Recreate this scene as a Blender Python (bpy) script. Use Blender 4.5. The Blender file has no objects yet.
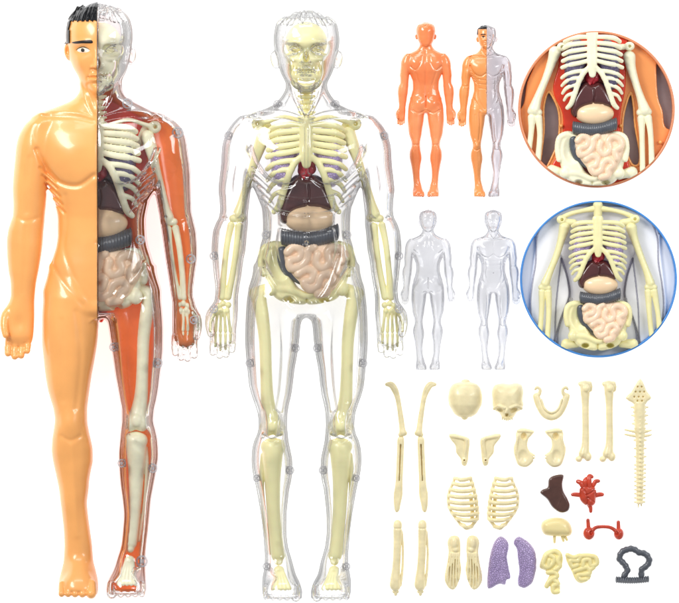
import bpy, math, random
import numpy as np
from mathutils import Vector
R = math.radians
random.seed(7); rng = np.random.default_rng(7)
scene = bpy.context.scene
C = scene.collection

# ------------------------------------------------------------------ camera, world, lights
S = 0.001                                   # one unit of the layout = 1 mm
CX, CY = 339.5, 301.5
def W(x, y, z=0.0): return ((x - CX) * S, (CY - y) * S, z * S)

cam_d = bpy.data.cameras.new("camera"); cam = bpy.data.objects.new("camera", cam_d); C.objects.link(cam)
CAMH = 9.0
cam.location = (0, 0, CAMH + 0.03)
cam_d.sensor_width = 36; cam_d.lens = 36 * CAMH / 0.679
cam_d.clip_start = 0.1; cam_d.clip_end = 60
scene.camera = cam

world = bpy.data.worlds.new("World"); scene.world = world; world.use_nodes = True
bg = world.node_tree.nodes["Background"]; bg.inputs[0].default_value = (0.80, 0.82, 0.86, 1); bg.inputs[1].default_value = 0.54

def area(name, loc, target, sx, sy, power, col=(1, 1, 1)):
    d = bpy.data.lights.new(name, 'AREA'); d.shape = 'RECTANGLE'; d.size = sx; d.size_y = sy; d.energy = power; d.color = col
    o = bpy.data.objects.new(name, d); C.objects.link(o); o.location = loc
    o.rotation_euler = (Vector(target) - Vector(loc)).to_track_quat('-Z', 'Y').to_euler()
    return o
area("softbox", (-1.10, 0.95, 1.45), (-0.05, 0, 0), 0.50, 0.85, 25, (1.0, 0.985, 0.96))
area("softbox", (1.25, 0.55, 1.5), (0.05, 0, 0), 0.35, 0.9, 11, (0.97, 0.985, 1.0))
area("softbox", (-0.1, 1.5, 1.2), (0, 0, 0), 1.2, 0.3, 8)

scene.view_settings.view_transform = 'Standard'; scene.view_settings.look = 'None'
scene.view_settings.exposure = 0; scene.view_settings.gamma = 1
scene.render.engine = 'CYCLES'
scene.cycles.transparent_max_bounces = 48; scene.cycles.max_bounces = 10
scene.cycles.caustics_reflective = False; scene.cycles.caustics_refractive = False

# ------------------------------------------------------------------ materials
def lin(c):
    return tuple(((v / 255) / 12.92 if v / 255 <= 0.04045 else ((v / 255 + 0.055) / 1.055) ** 2.4) for v in c)
def plastic(name, rgb, rough=0.3, coat=0.3, vary=0.10, bump=0.12, bscale=900, sss=0.0, mottle=60, dark=None, spec=0.5, mfac=1.0):
    m = bpy.data.materials.new(name); m.use_nodes = True; nt = m.node_tree; n = nt.nodes; l = nt.links
    p = n["Principled BSDF"]; c = lin(rgb)
    tc = n.new("ShaderNodeTexCoord")
    nz = n.new("ShaderNodeTexNoise"); nz.inputs["Scale"].default_value = mottle; nz.inputs["Detail"].default_value = 6
    l.new(tc.outputs["Object"], nz.inputs["Vector"])
    cr = n.new("ShaderNodeValToRGB"); e = cr.color_ramp.elements
    e[0].position = .3; e[1].position = .7
    d = lin(dark) if dark else tuple(v * (1 - vary * 1.6) for v in c)
    e[0].color = (*d, 1); e[1].color = (*[min(1, v * (1 + vary * .5)) for v in c], 1)
    l.new(nz.outputs["Fac"], cr.inputs[0]); l.new(cr.outputs[0], p.inputs["Base Color"])
    nz2 = n.new("ShaderNodeTexNoise"); nz2.inputs["Scale"].default_value = bscale * .2; nz2.inputs["Detail"].default_value = 3
    l.new(tc.outputs["Object"], nz2.inputs["Vector"])
    b = n.new("ShaderNodeBump"); b.inputs["Strength"].default_value = bump; b.inputs["Distance"].default_value = 0.001
    l.new(nz2.outputs["Fac"], b.inputs["Height"]); l.new(b.outputs[0], p.inputs["Normal"])
    mr = n.new("ShaderNodeMapRange"); mr.inputs[3].default_value = rough * .8; mr.inputs[4].default_value = rough * 1.25
    l.new(nz.outputs["Fac"], mr.inputs[0]); l.new(mr.outputs[0], p.inputs["Roughness"])
    p.inputs["Coat Weight"].default_value = coat; p.inputs["Coat Roughness"].default_value = 0.08
    p.inputs["Specular IOR Level"].default_value = spec
    if sss:
        p.inputs["Subsurface Weight"].default_value = sss; p.inputs["Subsurface Radius"].default_value = (1, .6, .3); p.inputs["Subsurface Scale"].default_value = 0.004
    return m
def clear(name, face=(0.985, 0.985, 0.99), edge=(0.25, 0.25, 0.29), blend=0.45, power=2.0, gloss=1.0, rough=0.04, bump=0.0, bscale=40, refl=(1, 1, 1)):
    """thin clear plastic: transmits straight through, tinted where it is seen edge-on, with Fresnel reflections"""
    m = bpy.data.materials.new(name); m.use_nodes = True; nt = m.node_tree; n = nt.nodes; l = nt.links
    n.remove(n["Principled BSDF"]); out = n["Material Output"]
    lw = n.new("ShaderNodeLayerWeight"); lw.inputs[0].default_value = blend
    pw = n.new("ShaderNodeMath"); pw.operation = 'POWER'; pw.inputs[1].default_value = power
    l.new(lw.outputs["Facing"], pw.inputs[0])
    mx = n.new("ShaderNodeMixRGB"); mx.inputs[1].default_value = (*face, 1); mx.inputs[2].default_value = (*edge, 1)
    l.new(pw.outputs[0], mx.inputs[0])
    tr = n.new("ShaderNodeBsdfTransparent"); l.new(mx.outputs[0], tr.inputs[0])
    gl = n.new("ShaderNodeBsdfGlossy"); gl.inputs["Roughness"].default_value = rough; gl.inputs[0].default_value = (*refl, 1)
    fr = n.new("ShaderNodeFresnel"); fr.inputs[0].default_value = 1.45
    ml = n.new("ShaderNodeMath"); ml.operation = 'MULTIPLY'; ml.inputs[1].default_value = gloss
    l.new(fr.outputs[0], ml.inputs[0])
    ms = n.new("ShaderNodeMixShader"); l.new(ml.outputs[0], ms.inputs[0]); l.new(tr.outputs[0], ms.inputs[1]); l.new(gl.outputs[0], ms.inputs[2])
    if bump:
        tc = n.new("ShaderNodeTexCoord"); nz = n.new("ShaderNodeTexNoise"); nz.inputs["Scale"].default_value = bscale
        l.new(tc.outputs["Object"], nz.inputs["Vector"])
        b = n.new("ShaderNodeBump"); b.inputs["Strength"].default_value = bump; b.inputs["Distance"].default_value = 0.002
        l.new(nz.outputs["Fac"], b.inputs["Height"]); l.new(b.outputs[0], gl.inputs["Normal"]); l.new(b.outputs[0], fr.inputs["Normal"]); l.new(b.outputs[0], lw.inputs["Normal"])
    l.new(ms.outputs[0], out.inputs[0])
    return m
def crackled(name, rgb, dark, scale, strength):
    m = plastic(name, rgb, 0.35, 0.25, dark=dark, bump=0.0)
    nt = m.node_tree; n = nt.nodes; l = nt.links; p = n["Principled BSDF"]
    tc = n.new("ShaderNodeTexCoord"); v = n.new("ShaderNodeTexVoronoi"); v.feature = 'DISTANCE_TO_EDGE'; v.inputs["Scale"].default_value = scale
    l.new(tc.outputs["Object"], v.inputs["Vector"])
    mr = n.new("ShaderNodeMapRange"); mr.inputs[1].default_value = 0; mr.inputs[2].default_value = .16
    l.new(v.outputs[0], mr.inputs[0])
    b = n.new("ShaderNodeBump"); b.inputs["Strength"].default_value = strength; b.inputs["Distance"].default_value = 0.0012; b.invert = True
    l.new(mr.outputs[0], b.inputs["Height"]); l.new(b.outputs[0], p.inputs["Normal"])
    return m
def frosted(name):
    m = bpy.data.materials.new(name); m.use_nodes = True; nt = m.node_tree; n = nt.nodes; l = nt.links
    p = n["Principled BSDF"]; p.inputs["Base Color"].default_value = (.50, .49, .51, 1); p.inputs["Roughness"].default_value = .25
    tr = n.new("ShaderNodeBsdfTransparent"); ms = n.new("ShaderNodeMixShader"); ms.inputs[0].default_value = .5
    l.new(tr.outputs[0], ms.inputs[1]); l.new(p.outputs[0], ms.inputs[2]); l.new(ms.outputs[0], n["Material Output"].inputs[0]); return m
M = {}
M['skin'] = plastic("skin_plastic", (248, 174, 98), .30, .35, vary=.07, sss=.06, mottle=22, bump=.03)
M['hair'] = plastic("black_hair_plastic", (14, 15, 18), .25, .12, vary=.1, spec=.25)
M['ink'] = plastic("black_paint", (24, 18, 16), .4, 0)
M['eyewhite'] = plastic("white_paint", (246, 232, 210), .3, .3, vary=.02)
M['bone'] = plastic("bone_plastic", (253, 247, 214), .38, .15, vary=.07, sss=.15, mottle=90, bump=.10)
M['bone_loose'] = plastic("ivory_plastic", (240, 226, 180), .38, .2, vary=.09, sss=.08, mottle=110, bump=.12)
M['bone_yellow'] = plastic("pale_yellow_bone_plastic", (246, 238, 180), .35, .2, vary=.05, sss=.15, mottle=60)
M['bone_clear'] = plastic("pale_yellow_inner_bone_plastic", (255, 246, 186), .35, .2, vary=.03, sss=.2, mottle=60)
M['orange'] = plastic("orange_shell_plastic", (254, 138, 70), .26, .5, vary=.2, mottle=26, bump=.04)
M['orange_solid'] = M['orange']
M['red'] = plastic("red_shell_plastic", (236, 62, 28), .25, .4, vary=.15, mottle=25, bump=.04)
def glow_through(m, rgb, f):
    """let the light table shine through a thin coloured moulding"""
    nt = m.node_tree; n = nt.nodes; l = nt.links; t = n.new("ShaderNodeBsdfTranslucent"); t.inputs[0].default_value = (*rgb, 1)
    ms = n.new("ShaderNodeMixShader"); ms.inputs[0].default_value = f
    l.new(n["Principled BSDF"].outputs[0], ms.inputs[1]); l.new(t.outputs[0], ms.inputs[2]); l.new(ms.outputs[0], n["Material Output"].inputs[0])
glow_through(M['orange'], (1, .60, .27), .42)
M['orange_body'] = plastic("glossy_orange_plastic", (248, 156, 100), .22, .6, vary=.06, mottle=30, dark=(240, 124, 66), bump=.05)
M['orange_pale'] = plastic("pale_orange_plastic", (246, 158, 88), .28, .4, vary=.1, mottle=15)
M['liver'] = plastic("liver_plastic", (84, 40, 40), .22, .5, vary=.15)
M['liver_brown'] = plastic("brown_liver_plastic", (82, 48, 38), .22, .5, vary=.15, mottle=120, bump=.12)
M['heart'] = plastic("heart_plastic", (190, 44, 56), .25, .4)
M['heart_loose'] = plastic("orange_red_plastic", (206, 66, 36), .28, .4, vary=.2, mottle=120)
M['stomach'] = plastic("stomach_plastic", (252, 218, 176), .3, .35, vary=.05, sss=.1)
M['stomach_loose'] = plastic("cream_plastic", (240, 222, 160), .32, .3, vary=.05, sss=.1)
M['gut'] = plastic("gut_plastic", (252, 220, 188), .32, .3, vary=.06, sss=.08)
M['gut_loose'] = plastic("pale_yellow_plastic", (240, 226, 160), .34, .3, vary=.06, sss=.08)
M['colon'] = plastic("dark_grey_plastic", (84, 88, 96), .3, .35, vary=.15, mottle=150)
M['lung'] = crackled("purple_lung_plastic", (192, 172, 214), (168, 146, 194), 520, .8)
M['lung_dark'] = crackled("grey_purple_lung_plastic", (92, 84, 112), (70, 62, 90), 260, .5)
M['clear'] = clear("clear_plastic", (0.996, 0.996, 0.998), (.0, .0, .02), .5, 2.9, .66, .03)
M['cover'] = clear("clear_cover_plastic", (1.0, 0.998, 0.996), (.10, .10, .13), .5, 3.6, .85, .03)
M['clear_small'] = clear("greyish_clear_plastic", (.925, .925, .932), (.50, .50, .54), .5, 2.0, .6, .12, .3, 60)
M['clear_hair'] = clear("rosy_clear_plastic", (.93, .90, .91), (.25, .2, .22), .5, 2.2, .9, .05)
M['clear_peg'] = frosted("frosted_peg_plastic")
M['silver'] = clear("smoky_clear_plastic", (.895, .885, .90), (.55, .54, .57), .5, 1.8, .8, .12, .3, 60)
M['outline'] = clear("violet_tinted_clear_plastic", (.82, .82, .88), (.3, .3, .42), .5, 1.4, .8, .06)
M['ring_orange'] = plastic("salmon_rim_plastic", (226, 146, 104), .4, .2, vary=.03)
M['ring_blue'] = plastic("blue_rim_plastic", (66, 140, 218), .4, .2, vary=.03)
M['tray_grey'] = plastic("grey_brown_plastic", (150, 132, 130), .4, .2, vary=.10, mottle=12, dark=(112, 96, 98))
M['tray_white'] = plastic("frosted_white_plastic", (248, 248, 252), .4, .3, vary=.02, mottle=14)

mt = bpy.data.materials.new("added_glow_white"); mt.use_nodes = True
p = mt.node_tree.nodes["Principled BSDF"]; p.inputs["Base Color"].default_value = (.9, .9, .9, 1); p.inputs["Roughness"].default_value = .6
p.inputs["Emission Color"].default_value = (1, 1, 1, 1); p.inputs["Emission Strength"].default_value = 0.80  # emission added so the plain white ground shows no shadows
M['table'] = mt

# ------------------------------------------------------------------ signed-field modelling kit
def smin(a, b, k):
    if k <= 0: return np.minimum(a, b)
    h = np.clip(.5 + .5 * (b - a) / k, 0, 1); return b + (a - b) * h - k * h * (1 - h)
def smax(a, b, k): return -smin(-a, -b, k)
class Vol:
    def __init__(s, x0, x1, y0, y1, z0, z1, h):
        s.h = h; s.o = (x0, y0, z0)
        s.x = np.arange(x0, x1 + h, h, dtype=np.float32); s.y = np.arange(y0, y1 + h, h, dtype=np.float32); s.z = np.arange(z0, z1 + h, h, dtype=np.float32)
        s.F = np.full((len(s.x), len(s.y), len(s.z)), 9, np.float32)
    def sl(s, bb, pad):
        r = []
        for a, (lo, hi) in zip((s.x, s.y, s.z), bb):
            i = max(0, int(np.searchsorted(a, lo - pad))); j = min(len(a), int(np.searchsorted(a, hi + pad)) + 1)
            r.append(slice(i, max(i, j)))
        return tuple(r)
    def loc(s, sl): return s.x[sl[0]][:, None, None], s.y[sl[1]][None, :, None], s.z[sl[2]][None, None, :]
    def add(s, fn, bb, k=0.0):
        sl = s.sl(bb, k + 3 * s.h + 1.5)
        if any(q.stop <= q.start for q in sl): return s
        f = fn(*s.loc(sl)).astype(np.float32); s.F[sl] = smin(s.F[sl], f, k); return s
    def cut(s, fn, bb, k=0.0):
        sl = s.sl(bb, k + 3 * s.h + 1.5)
        if any(q.stop <= q.start for q in sl): return s
        f = fn(*s.loc(sl)).astype(np.float32); s.F[sl] = smax(s.F[sl], -f, k); return s
    def keep(s, fn, k=0.0):
        s.F = smax(s.F, fn(s.x[:, None, None], s.y[None, :, None], s.z[None, None, :]).astype(np.float32), k); return s
    def ell(s, c, r, k=0.0, rot=0.0, cut=False):
        m = max(r); ca, sa = math.cos(rot), math.sin(rot)
        def fn(X, Y, Z):
            u = (X - c[0]) * ca + (Y - c[1]) * sa; v = -(X - c[0]) * sa + (Y - c[1]) * ca; w = Z - c[2]
            k0 = np.sqrt((u / r[0]) ** 2 + (v / r[1]) ** 2 + (w / r[2]) ** 2) + 1e-6
            k1 = np.sqrt((u / r[0] ** 2) ** 2 + (v / r[1] ** 2) ** 2 + (w / r[2] ** 2) ** 2) + 1e-6
            return np.clip(k0 * (k0 - 1) / k1, -20, 20)
        mm = m if rot else None
        bb = [(c[0] - (mm or r[0]), c[0] + (mm or r[0])), (c[1] - (mm or r[1]), c[1] + (mm or r[1])), (c[2] - r[2], c[2] + r[2])]
        return (s.cut if cut else s.add)(fn, bb, k)
    def cap(s, a, b, ra, rb, k=0.0, fz=1.0, cut=False):
        a = np.array(a, float); b = np.array(b, float); d = b - a; L = float(d @ d) + 1e-9; m = max(ra, rb)
        def fn(X, Y, Z):
            t = np.clip(((X - a[0]) * d[0] + (Y - a[1]) * d[1] + (Z - a[2]) * d[2]) / L, 0, 1)
            r = ra + (rb - ra) * t
            return np.sqrt((X - a[0] - d[0] * t) ** 2 + (Y - a[1] - d[1] * t) ** 2 + ((Z - a[2] - d[2] * t) / fz) ** 2) - r
        bb = [(min(a[i], b[i]) - m, max(a[i], b[i]) + m) for i in range(3)]
        return (s.cut if cut else s.add)(fn, bb, k)
    def chain(s, pts, k=1.0, fz=1.0, sub=4, cut=False):
        """pts: (x,y,z,r) smoothed"""
        P = catmull(pts, sub) if sub > 1 and len(pts) > 2 else np.array(pts, float)
        def fn(X, Y, Z):
            f = None
            for a, b in zip(P[:-1], P[1:]):
                d = b[:3] - a[:3]; L = float(d @ d) + 1e-9
                t = np.clip(((X - a[0]) * d[0] + (Y - a[1]) * d[1] + (Z - a[2]) * d[2]) / L, 0, 1)
                g = np.sqrt((X - a[0] - d[0] * t) ** 2 + (Y - a[1] - d[1] * t) ** 2 + ((Z - a[2] - d[2] * t) / fz) ** 2) - (a[3] + (b[3] - a[3]) * t)
                f = g if f is None else smin(f, g, .25)
            return f
        m = P[:, 3].max(); lo = P.min(0); hi = P.max(0)
        return (s.cut if cut else s.add)(fn, [(lo[i] - m, hi[i] + m) for i in range(3)], k)
    def poly(s, pts, zc, hz, edge=None, k=0.0, sub=5, cut=False, zb=None):
        P = catmull(list(pts) + [pts[0]], sub, closed=True) if sub > 1 else np.array(list(pts) + [pts[0]], float)
        e = edge or hz
        x0, y0 = P.min(0); x1, y1 = P.max(0)
        def fn(X, Y, Z):
            d = poly_sdf(P, X[:, :, 0], Y[:, :, 0])[:, :, None]
            a = np.maximum(d + e, 0) / e; b = np.abs(Z - zc) / hz
            return (np.sqrt(a * a + b * b) - 1) * min(e, hz)
        return (s.cut if cut else s.add)(fn, [(x0, x1), (y0, y1), (zc - hz, zc + hz)], k)
    def prof(s, rows, k=0.0, power=2.0, bbpad=0):
        A = np.array(rows, float); A = A[np.argsort(A[:, 0])]
        ys = A[:, 0]
        cols = [pchip(ys, A[:, i]) for i in range(1, 5)]
        def fn(X, Y, Z):
            y = Y[0, :, 0]; xl, xr, z0, z1 = [c(y)[None, :, None] for c in cols]
            cx = (xl + xr) / 2; rx = np.maximum((xr - xl) / 2, .3); cz = (z0 + z1) / 2; rz = np.maximum((z1 - z0) / 2, .3)
            g = (np.abs((X - cx) / rx) ** power + np.abs((Z - cz) / rz) ** power) ** (1 / power) - 1
            f = g * np.minimum(rx, rz)
            return np.maximum(f, np.maximum(ys[0] - Y, Y - ys[-1]))
        return s.add(fn, [(A[:, 1].min(), A[:, 2].max()), (ys[0], ys[-1]), (A[:, 3].min(), A[:, 4].max())], k)
    def line(s, pts, w, depth, zmin=-1e9, zmax=1e9, sub=6):
        """carve (depth>0) or raise (depth<0) a soft groove along an xy path on the front"""
        P = catmull(pts, sub) if len(pts) > 2 else np.array(pts, float)
        P = P[:, :2]; x0, y0 = P.min(0); x1, y1 = P.max(0)
        sl = s.sl([(x0, x1), (y0, y1), (max(zmin, s.z[0]), min(zmax, s.z[-1]))], w * 2.2)
        sl = (sl[0], sl[1], slice(max(0, int(np.searchsorted(s.z, zmin))), min(len(s.z), int(np.searchsorted(s.z, zmax)))))
        if any(q.stop <= q.start for q in sl): return s
        X = s.x[sl[0]][:, None]; Y = s.y[sl[1]][None, :]
        d = seg_dist(P, X, Y)
        s.F[sl] += (depth * np.exp(-(d / w) ** 2)).astype(np.float32)[:, :, None]
        return s
    def bump2(s, c, r, amp, zmin=-1e9):
        sl = s.sl([(c[0] - r[0] * 2.3, c[0] + r[0] * 2.3), (c[1] - r[1] * 2.3, c[1] + r[1] * 2.3), (s.z[0], s.z[-1])], 0)
        sl = (sl[0], sl[1], slice(max(0, int(np.searchsorted(s.z, zmin))), len(s.z)))
        if any(q.stop <= q.start for q in sl): return s
        g = np.exp(-((s.x[sl[0]][:, None] - c[0]) / r[0]) ** 2 - ((s.y[sl[1]][None, :] - c[1]) / r[1]) ** 2)
        s.F[sl] -= (amp * g).astype(np.float32)[:, :, None]; return s
    def wob(s, amp, wl, seed=0):
        r = np.random.default_rng(seed); acc = 0
        X, Y, Z = s.x[:, None, None], s.y[None, :, None], s.z[None, None, :]
        for _ in range(5):
            d = r.normal(size=3); d /= np.linalg.norm(d); f = 2 * math.pi / (wl * r.uniform(.7, 1.5))
            acc = acc + np.sin((X * d[0] + Y * d[1] + Z * d[2]) * f + r.uniform(0, 6))
        s.F += (acc * amp / 5).astype(np.float32); return s
def pchip(x, y):
    h = np.diff(x); d = np.diff(y) / h; m = np.zeros(len(x)); m[0] = d[0]; m[-1] = d[-1]
    for i in range(1, len(x) - 1):
        if d[i - 1] * d[i] > 0: m[i] = 2 * d[i - 1] * d[i] / (d[i - 1] + d[i])
    def f(q):
        q = np.clip(q, x[0], x[-1]); i = np.clip(np.searchsorted(x, q) - 1, 0, len(x) - 2)
        t = (q - x[i]) / h[i]
        return (2 * t ** 3 - 3 * t ** 2 + 1) * y[i] + (t ** 3 - 2 * t ** 2 + t) * h[i] * m[i] + (-2 * t ** 3 + 3 * t ** 2) * y[i + 1] + (t ** 3 - t ** 2) * h[i] * m[i + 1]
    return f
def catmull(pts, sub, closed=False):
    P = np.array(pts, float); n = len(P); out = []
    for i in range(n - 1):
        p1, p2 = P[i], P[i + 1]
        p0 = P[i - 1] if i > 0 else (P[n - 2] if closed else p1); p3 = P[i + 2] if i + 2 < n else (P[1] if closed else p2)
        for t in np.arange(sub) / sub:
            out.append(.5 * ((2 * p1) + (p2 - p0) * t + (2 * p0 - 5 * p1 + 4 * p2 - p3) * t * t + (3 * p1 - p0 - 3 * p2 + p3) * t ** 3))
    out.append(P[-1]); return np.array(out)
def seg_dist(P, X, Y):
    D = np.full(np.broadcast(X, Y).shape, 1e9)
    for a, b in zip(P[:-1], P[1:]):
        d = b - a; L = d @ d + 1e-9; t = np.clip(((X - a[0]) * d[0] + (Y - a[1]) * d[1]) / L, 0, 1)
        D = np.minimum(D, (X - a[0] - d[0] * t) ** 2 + (Y - a[1] - d[1] * t) ** 2)
    return np.sqrt(D)
def poly_sdf(P, X, Y):
    D = seg_dist(P, X, Y); ins = np.zeros(D.shape, bool)
    for a, b in zip(P[:-1], P[1:]):
        c = ((a[1] > Y) != (b[1] > Y)) & (X < (b[0] - a[0]) * (Y - a[1]) / ((b[1] - a[1]) if abs(b[1] - a[1]) > 1e-9 else 1e-9) + a[0]); ins ^= c
    return np.where(ins, -D, D)
def nets(F, o, h):
    F = np.pad(F, 1, constant_values=5.0); o = np.array(o) - h
    s = F < 0; nx, ny, nz = F.shape
    cnt = np.zeros((nx - 1, ny - 1, nz - 1), np.int8)
    cs = [(i, j, k) for i in (0, 1) for j in (0, 1) for k in (0, 1)]
    for i, j, k in cs: cnt += s[i:nx - 1 + i, j:ny - 1 + j, k:nz - 1 + k]
    act = (cnt > 0) & (cnt < 8); I = np.argwhere(act)
    if len(I) == 0: return np.zeros((0, 3)), np.zeros((0, 4), int)
    vals = np.stack([F[I[:, 0] + i, I[:, 1] + j, I[:, 2] + k] for i, j, k in cs], 1)
    acc = np.zeros((len(I), 3)); num = np.zeros(len(I))
    for a in range(8):
        for b in range(a + 1, 8):
            df = np.array(cs[b]) - np.array(cs[a])
            if np.abs(df).sum() != 1: continue
            va, vb = vals[:, a], vals[:, b]; m = (va < 0) != (vb < 0)
            t = np.where(m, va / np.where(m, va - vb, 1), 0)
            acc += m[:, None] * (np.array(cs[a]) + t[:, None] * df); num += m
    V = (I + acc / num[:, None]) * h + o
    idx = np.full(act.shape, -1, np.int32); idx[act] = np.arange(len(I))
    Q = []
    for ax in range(3):
        A = [slice(None)] * 3; B = [slice(None)] * 3; A[ax] = slice(0, -1); B[ax] = slice(1, None)
        sa, sb = s[tuple(A)], s[tuple(B)]; E = np.argwhere(sa != sb)
        u, v = (ax + 1) % 3, (ax + 2) % 3
        ok = (E[:, u] > 0) & (E[:, v] > 0) & (E[:, u] < F.shape[u] - 1) & (E[:, v] < F.shape[v] - 1); E = E[ok]
        def g(du, dv):
            e = E.copy(); e[:, u] -= du; e[:, v] -= dv; return idx[e[:, 0], e[:, 1], e[:, 2]]
        q = np.stack([g(1, 1), g(0, 1), g(0, 0), g(1, 0)], 1); fl = ~sa[tuple(E.T)]
        q[fl] = q[fl][:, ::-1]; Q.append(q)
    return V, np.concatenate(Q)
def relax(V, Q, n=1, lam=.5):
    e = np.concatenate([Q[:, [0, 1]], Q[:, [1, 2]], Q[:, [2, 3]], Q[:, [3, 0]]])
    for _ in range(n):
        a = np.zeros_like(V); c = np.bincount(e.ravel(), minlength=len(V)).astype(float)
        for i in range(3): a[:, i] = np.bincount(e[:, 0], V[e[:, 1], i], len(V)) + np.bincount(e[:, 1], V[e[:, 0], i], len(V))
        V = V + lam * (a / c[:, None] - V)
    return V
def mesh_from(name, V, Q, org, scale=1.0):
    V = np.asarray(V, float); me = bpy.data.meshes.new(name)
    co = np.empty_like(V); co[:, 0] = (V[:, 0] - org[0]) * S * scale; co[:, 1] = -(V[:, 1] - org[1]) * S * scale; co[:, 2] = V[:, 2] * S * scale
    Q = Q[:, ::-1]
    me.vertices.add(len(co)); me.vertices.foreach_set("co", co.astype(np.float32).ravel())
    me.loops.add(Q.size); me.loops.foreach_set("vertex_index", Q.astype(np.int32).ravel())
    me.polygons.add(len(Q)); me.polygons.foreach_set("loop_start", np.arange(0, Q.size, 4, dtype=np.int32))
    me.update(calc_edges=True); me.polygons.foreach_set("use_smooth", np.ones(len(Q), bool)); me.update()
    return me
def build(vol, name, mat, parent=None, org=None, F=None, sm=1, scale=1.0):
    V, Q = nets(vol.F if F is None else F, vol.o, vol.h)
    if sm and len(V): V = relax(V, Q, sm)
    if org is None:
        org = (float(V[:, 0].mean()), float(V[:, 1].mean()))
        loc = W(*org)
    else: loc = None
    me = mesh_from(name, V, Q, org, scale); me.materials.append(M[mat] if isinstance(mat, str) else mat)
    o = bpy.data.objects.new(name, me); C.objects.link(o)
    if parent: o.parent = parent
    if loc and not parent: o.location = loc
    return o
def tag(o, label, cat, group=None):
    o['label'] = label; o['category'] = cat
    if group: o['group'] = group
    return o
def thing(name, label, cat, x, y, group=None):
    o = bpy.data.objects.new(name, None); C.objects.link(o); o.location = W(x, y); o.empty_display_size = .02
    o['org'] = (x, y); return tag(o, label, cat, group)
def org(o): return tuple(o['org'])

# ------------------------------------------------------------------ plain white surface, its glow added to wash out shadows
me = bpy.data.meshes.new("added_glow_ground"); T_ = 1.6
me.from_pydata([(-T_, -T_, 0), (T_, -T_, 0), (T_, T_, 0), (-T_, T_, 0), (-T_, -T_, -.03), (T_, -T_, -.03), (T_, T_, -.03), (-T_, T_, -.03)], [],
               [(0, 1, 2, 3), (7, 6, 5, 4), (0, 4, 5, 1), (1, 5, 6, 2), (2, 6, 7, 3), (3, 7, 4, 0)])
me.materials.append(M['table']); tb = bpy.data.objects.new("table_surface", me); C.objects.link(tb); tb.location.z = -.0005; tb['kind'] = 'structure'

# ------------------------------------------------------------------ body
def mir(rows, c): return [(y, 2 * c - b, 2 * c - a, z0, z1) for (y, a, b, z0, z1) in rows]
BC = 306.5
def Z(rows, zs):
    """attach interpolated z ranges: zs = [(y,z0,z1)...]"""
    z = np.array(zs, float)
    return [(y, a, b, float(np.interp(y, z[:, 0], z[:, 1])), float(np.interp(y, z[:, 0], z[:, 2]))) for (y, a, b) in rows]
ZT = [(80, 22, 56), (92, 16, 56), (104, 10, 56), (116, 6, 59), (140, 3, 67), (165, 3, 68), (190, 6, 63), (225, 9, 56), (250, 7, 56), (275, 5, 57), (310, 8, 55), (325, 18, 44)]
ZA = [(112, 22, 50), (125, 14, 56), (150, 13, 57), (190, 16, 53), (220, 17, 51), (245, 16, 51), (290, 22, 46), (335, 25, 44), (343, 28, 41), (349, 33, 37)]
ZL = [(268, 28, 36), (276, 14, 48), (290, 6, 55), (300, 5, 58), (350, 7, 58), (400, 12, 53), (430, 13, 52), (460, 8, 48), (500, 11, 45), (540, 14, 41), (560, 12, 42), (575, 9, 48), (600, 9, 50)]
ZH = [(2, 22, 44), (8, 18, 48), (12, 12, 54), (20, 5, 61), (35, 1, 66), (55, 3, 66), (70, 10, 65), (85, 22, 64), (94, 38, 60), (98, 44, 56)]
def sym(rows): return [(y, a, 2 * BC - a) for y, a in rows]
PB = dict(c=BC, top=8,
  top_r=(306.5, 41, 32.2, 33),
  head=Z(sym([(16, 287), (20, 279), (25, 275.8), (30, 275), (40, 274.5), (50, 275.5), (60, 277), (70, 279.5), (78, 283), (85, 288), (90, 294), (93.5, 301)]), ZH),
  torso=Z(sym([(80, 286), (88, 285.5), (94, 283), (100, 278.5), (104, 274.5), (108, 267), (112, 258.5), (116, 249), (120, 242), (130, 238), (150, 238), (170, 244), (188, 253.5), (200, 258.5), (210, 262), (225, 263), (235, 263), (245, 260.5), (255, 258), (265, 255), (275, 252.5), (285, 251.2), (296, 256), (308, 268), (316, 290)]), ZT),
  armL=Z([(116, 240, 254), (120, 235.5, 258), (128, 229, 262), (136, 225, 262), (148, 222, 259), (165, 221, 255), (178, 219.5, 252), (190, 218.5, 250.5), (200, 219.5, 249.5), (210, 220, 248.5), (217, 219, 248), (223, 216, 248), (233, 212.8, 247), (250, 211.6, 245.5), (260, 212.5, 243.5), (275, 214, 241.5), (290, 215.5, 239), (300, 214.5, 238), (308, 212, 238), (318, 210, 237.5), (328, 210, 236.5), (338, 210.5, 235.5), (343, 212.5, 233.5), (347, 217, 229)], ZA),
  legL=Z([(268, 264, 288), (280, 256, 299), (290, 250, 304), (300, 247, 305.6), (312, 246, 305), (325, 245.4, 300.8), (340, 245.2, 299.4), (355, 246, 297.3), (370, 247.5, 294.6), (385, 249, 292.8), (395, 251.5, 291.3), (405, 255, 289), (415, 257.8, 287.5), (425, 258.6, 287.2), (433, 257.3, 287.8), (441, 254, 288.6), (450, 252, 290.4), (460, 251.4, 292.2), (470, 252.2, 292.5), (480, 254.3, 291.3), (490, 256.5, 289.2), (500, 258.3, 288), (515, 260.8, 286.6), (530, 262.7, 286.4), (545, 264, 287.8), (556, 264.7, 290), (566, 264.5, 292), (574, 263, 294), (582, 262, 298), (592, 262.5, 301.5), (598, 264, 302)], ZL),
  armR=None, legR=None, earL=(274.4, 60), earR=(338.6, 60), face=(306.3, 50, 62, 72, 11.2), split=BC,
  footL=(264, 301), footR=(312, 349), toe=596, wristL=(214, 237), crotch=(306.5, 312))
PB['armR'] = mir(PB['armL'], BC); PB['legR'] = mir(PB['legL'], BC)
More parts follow.
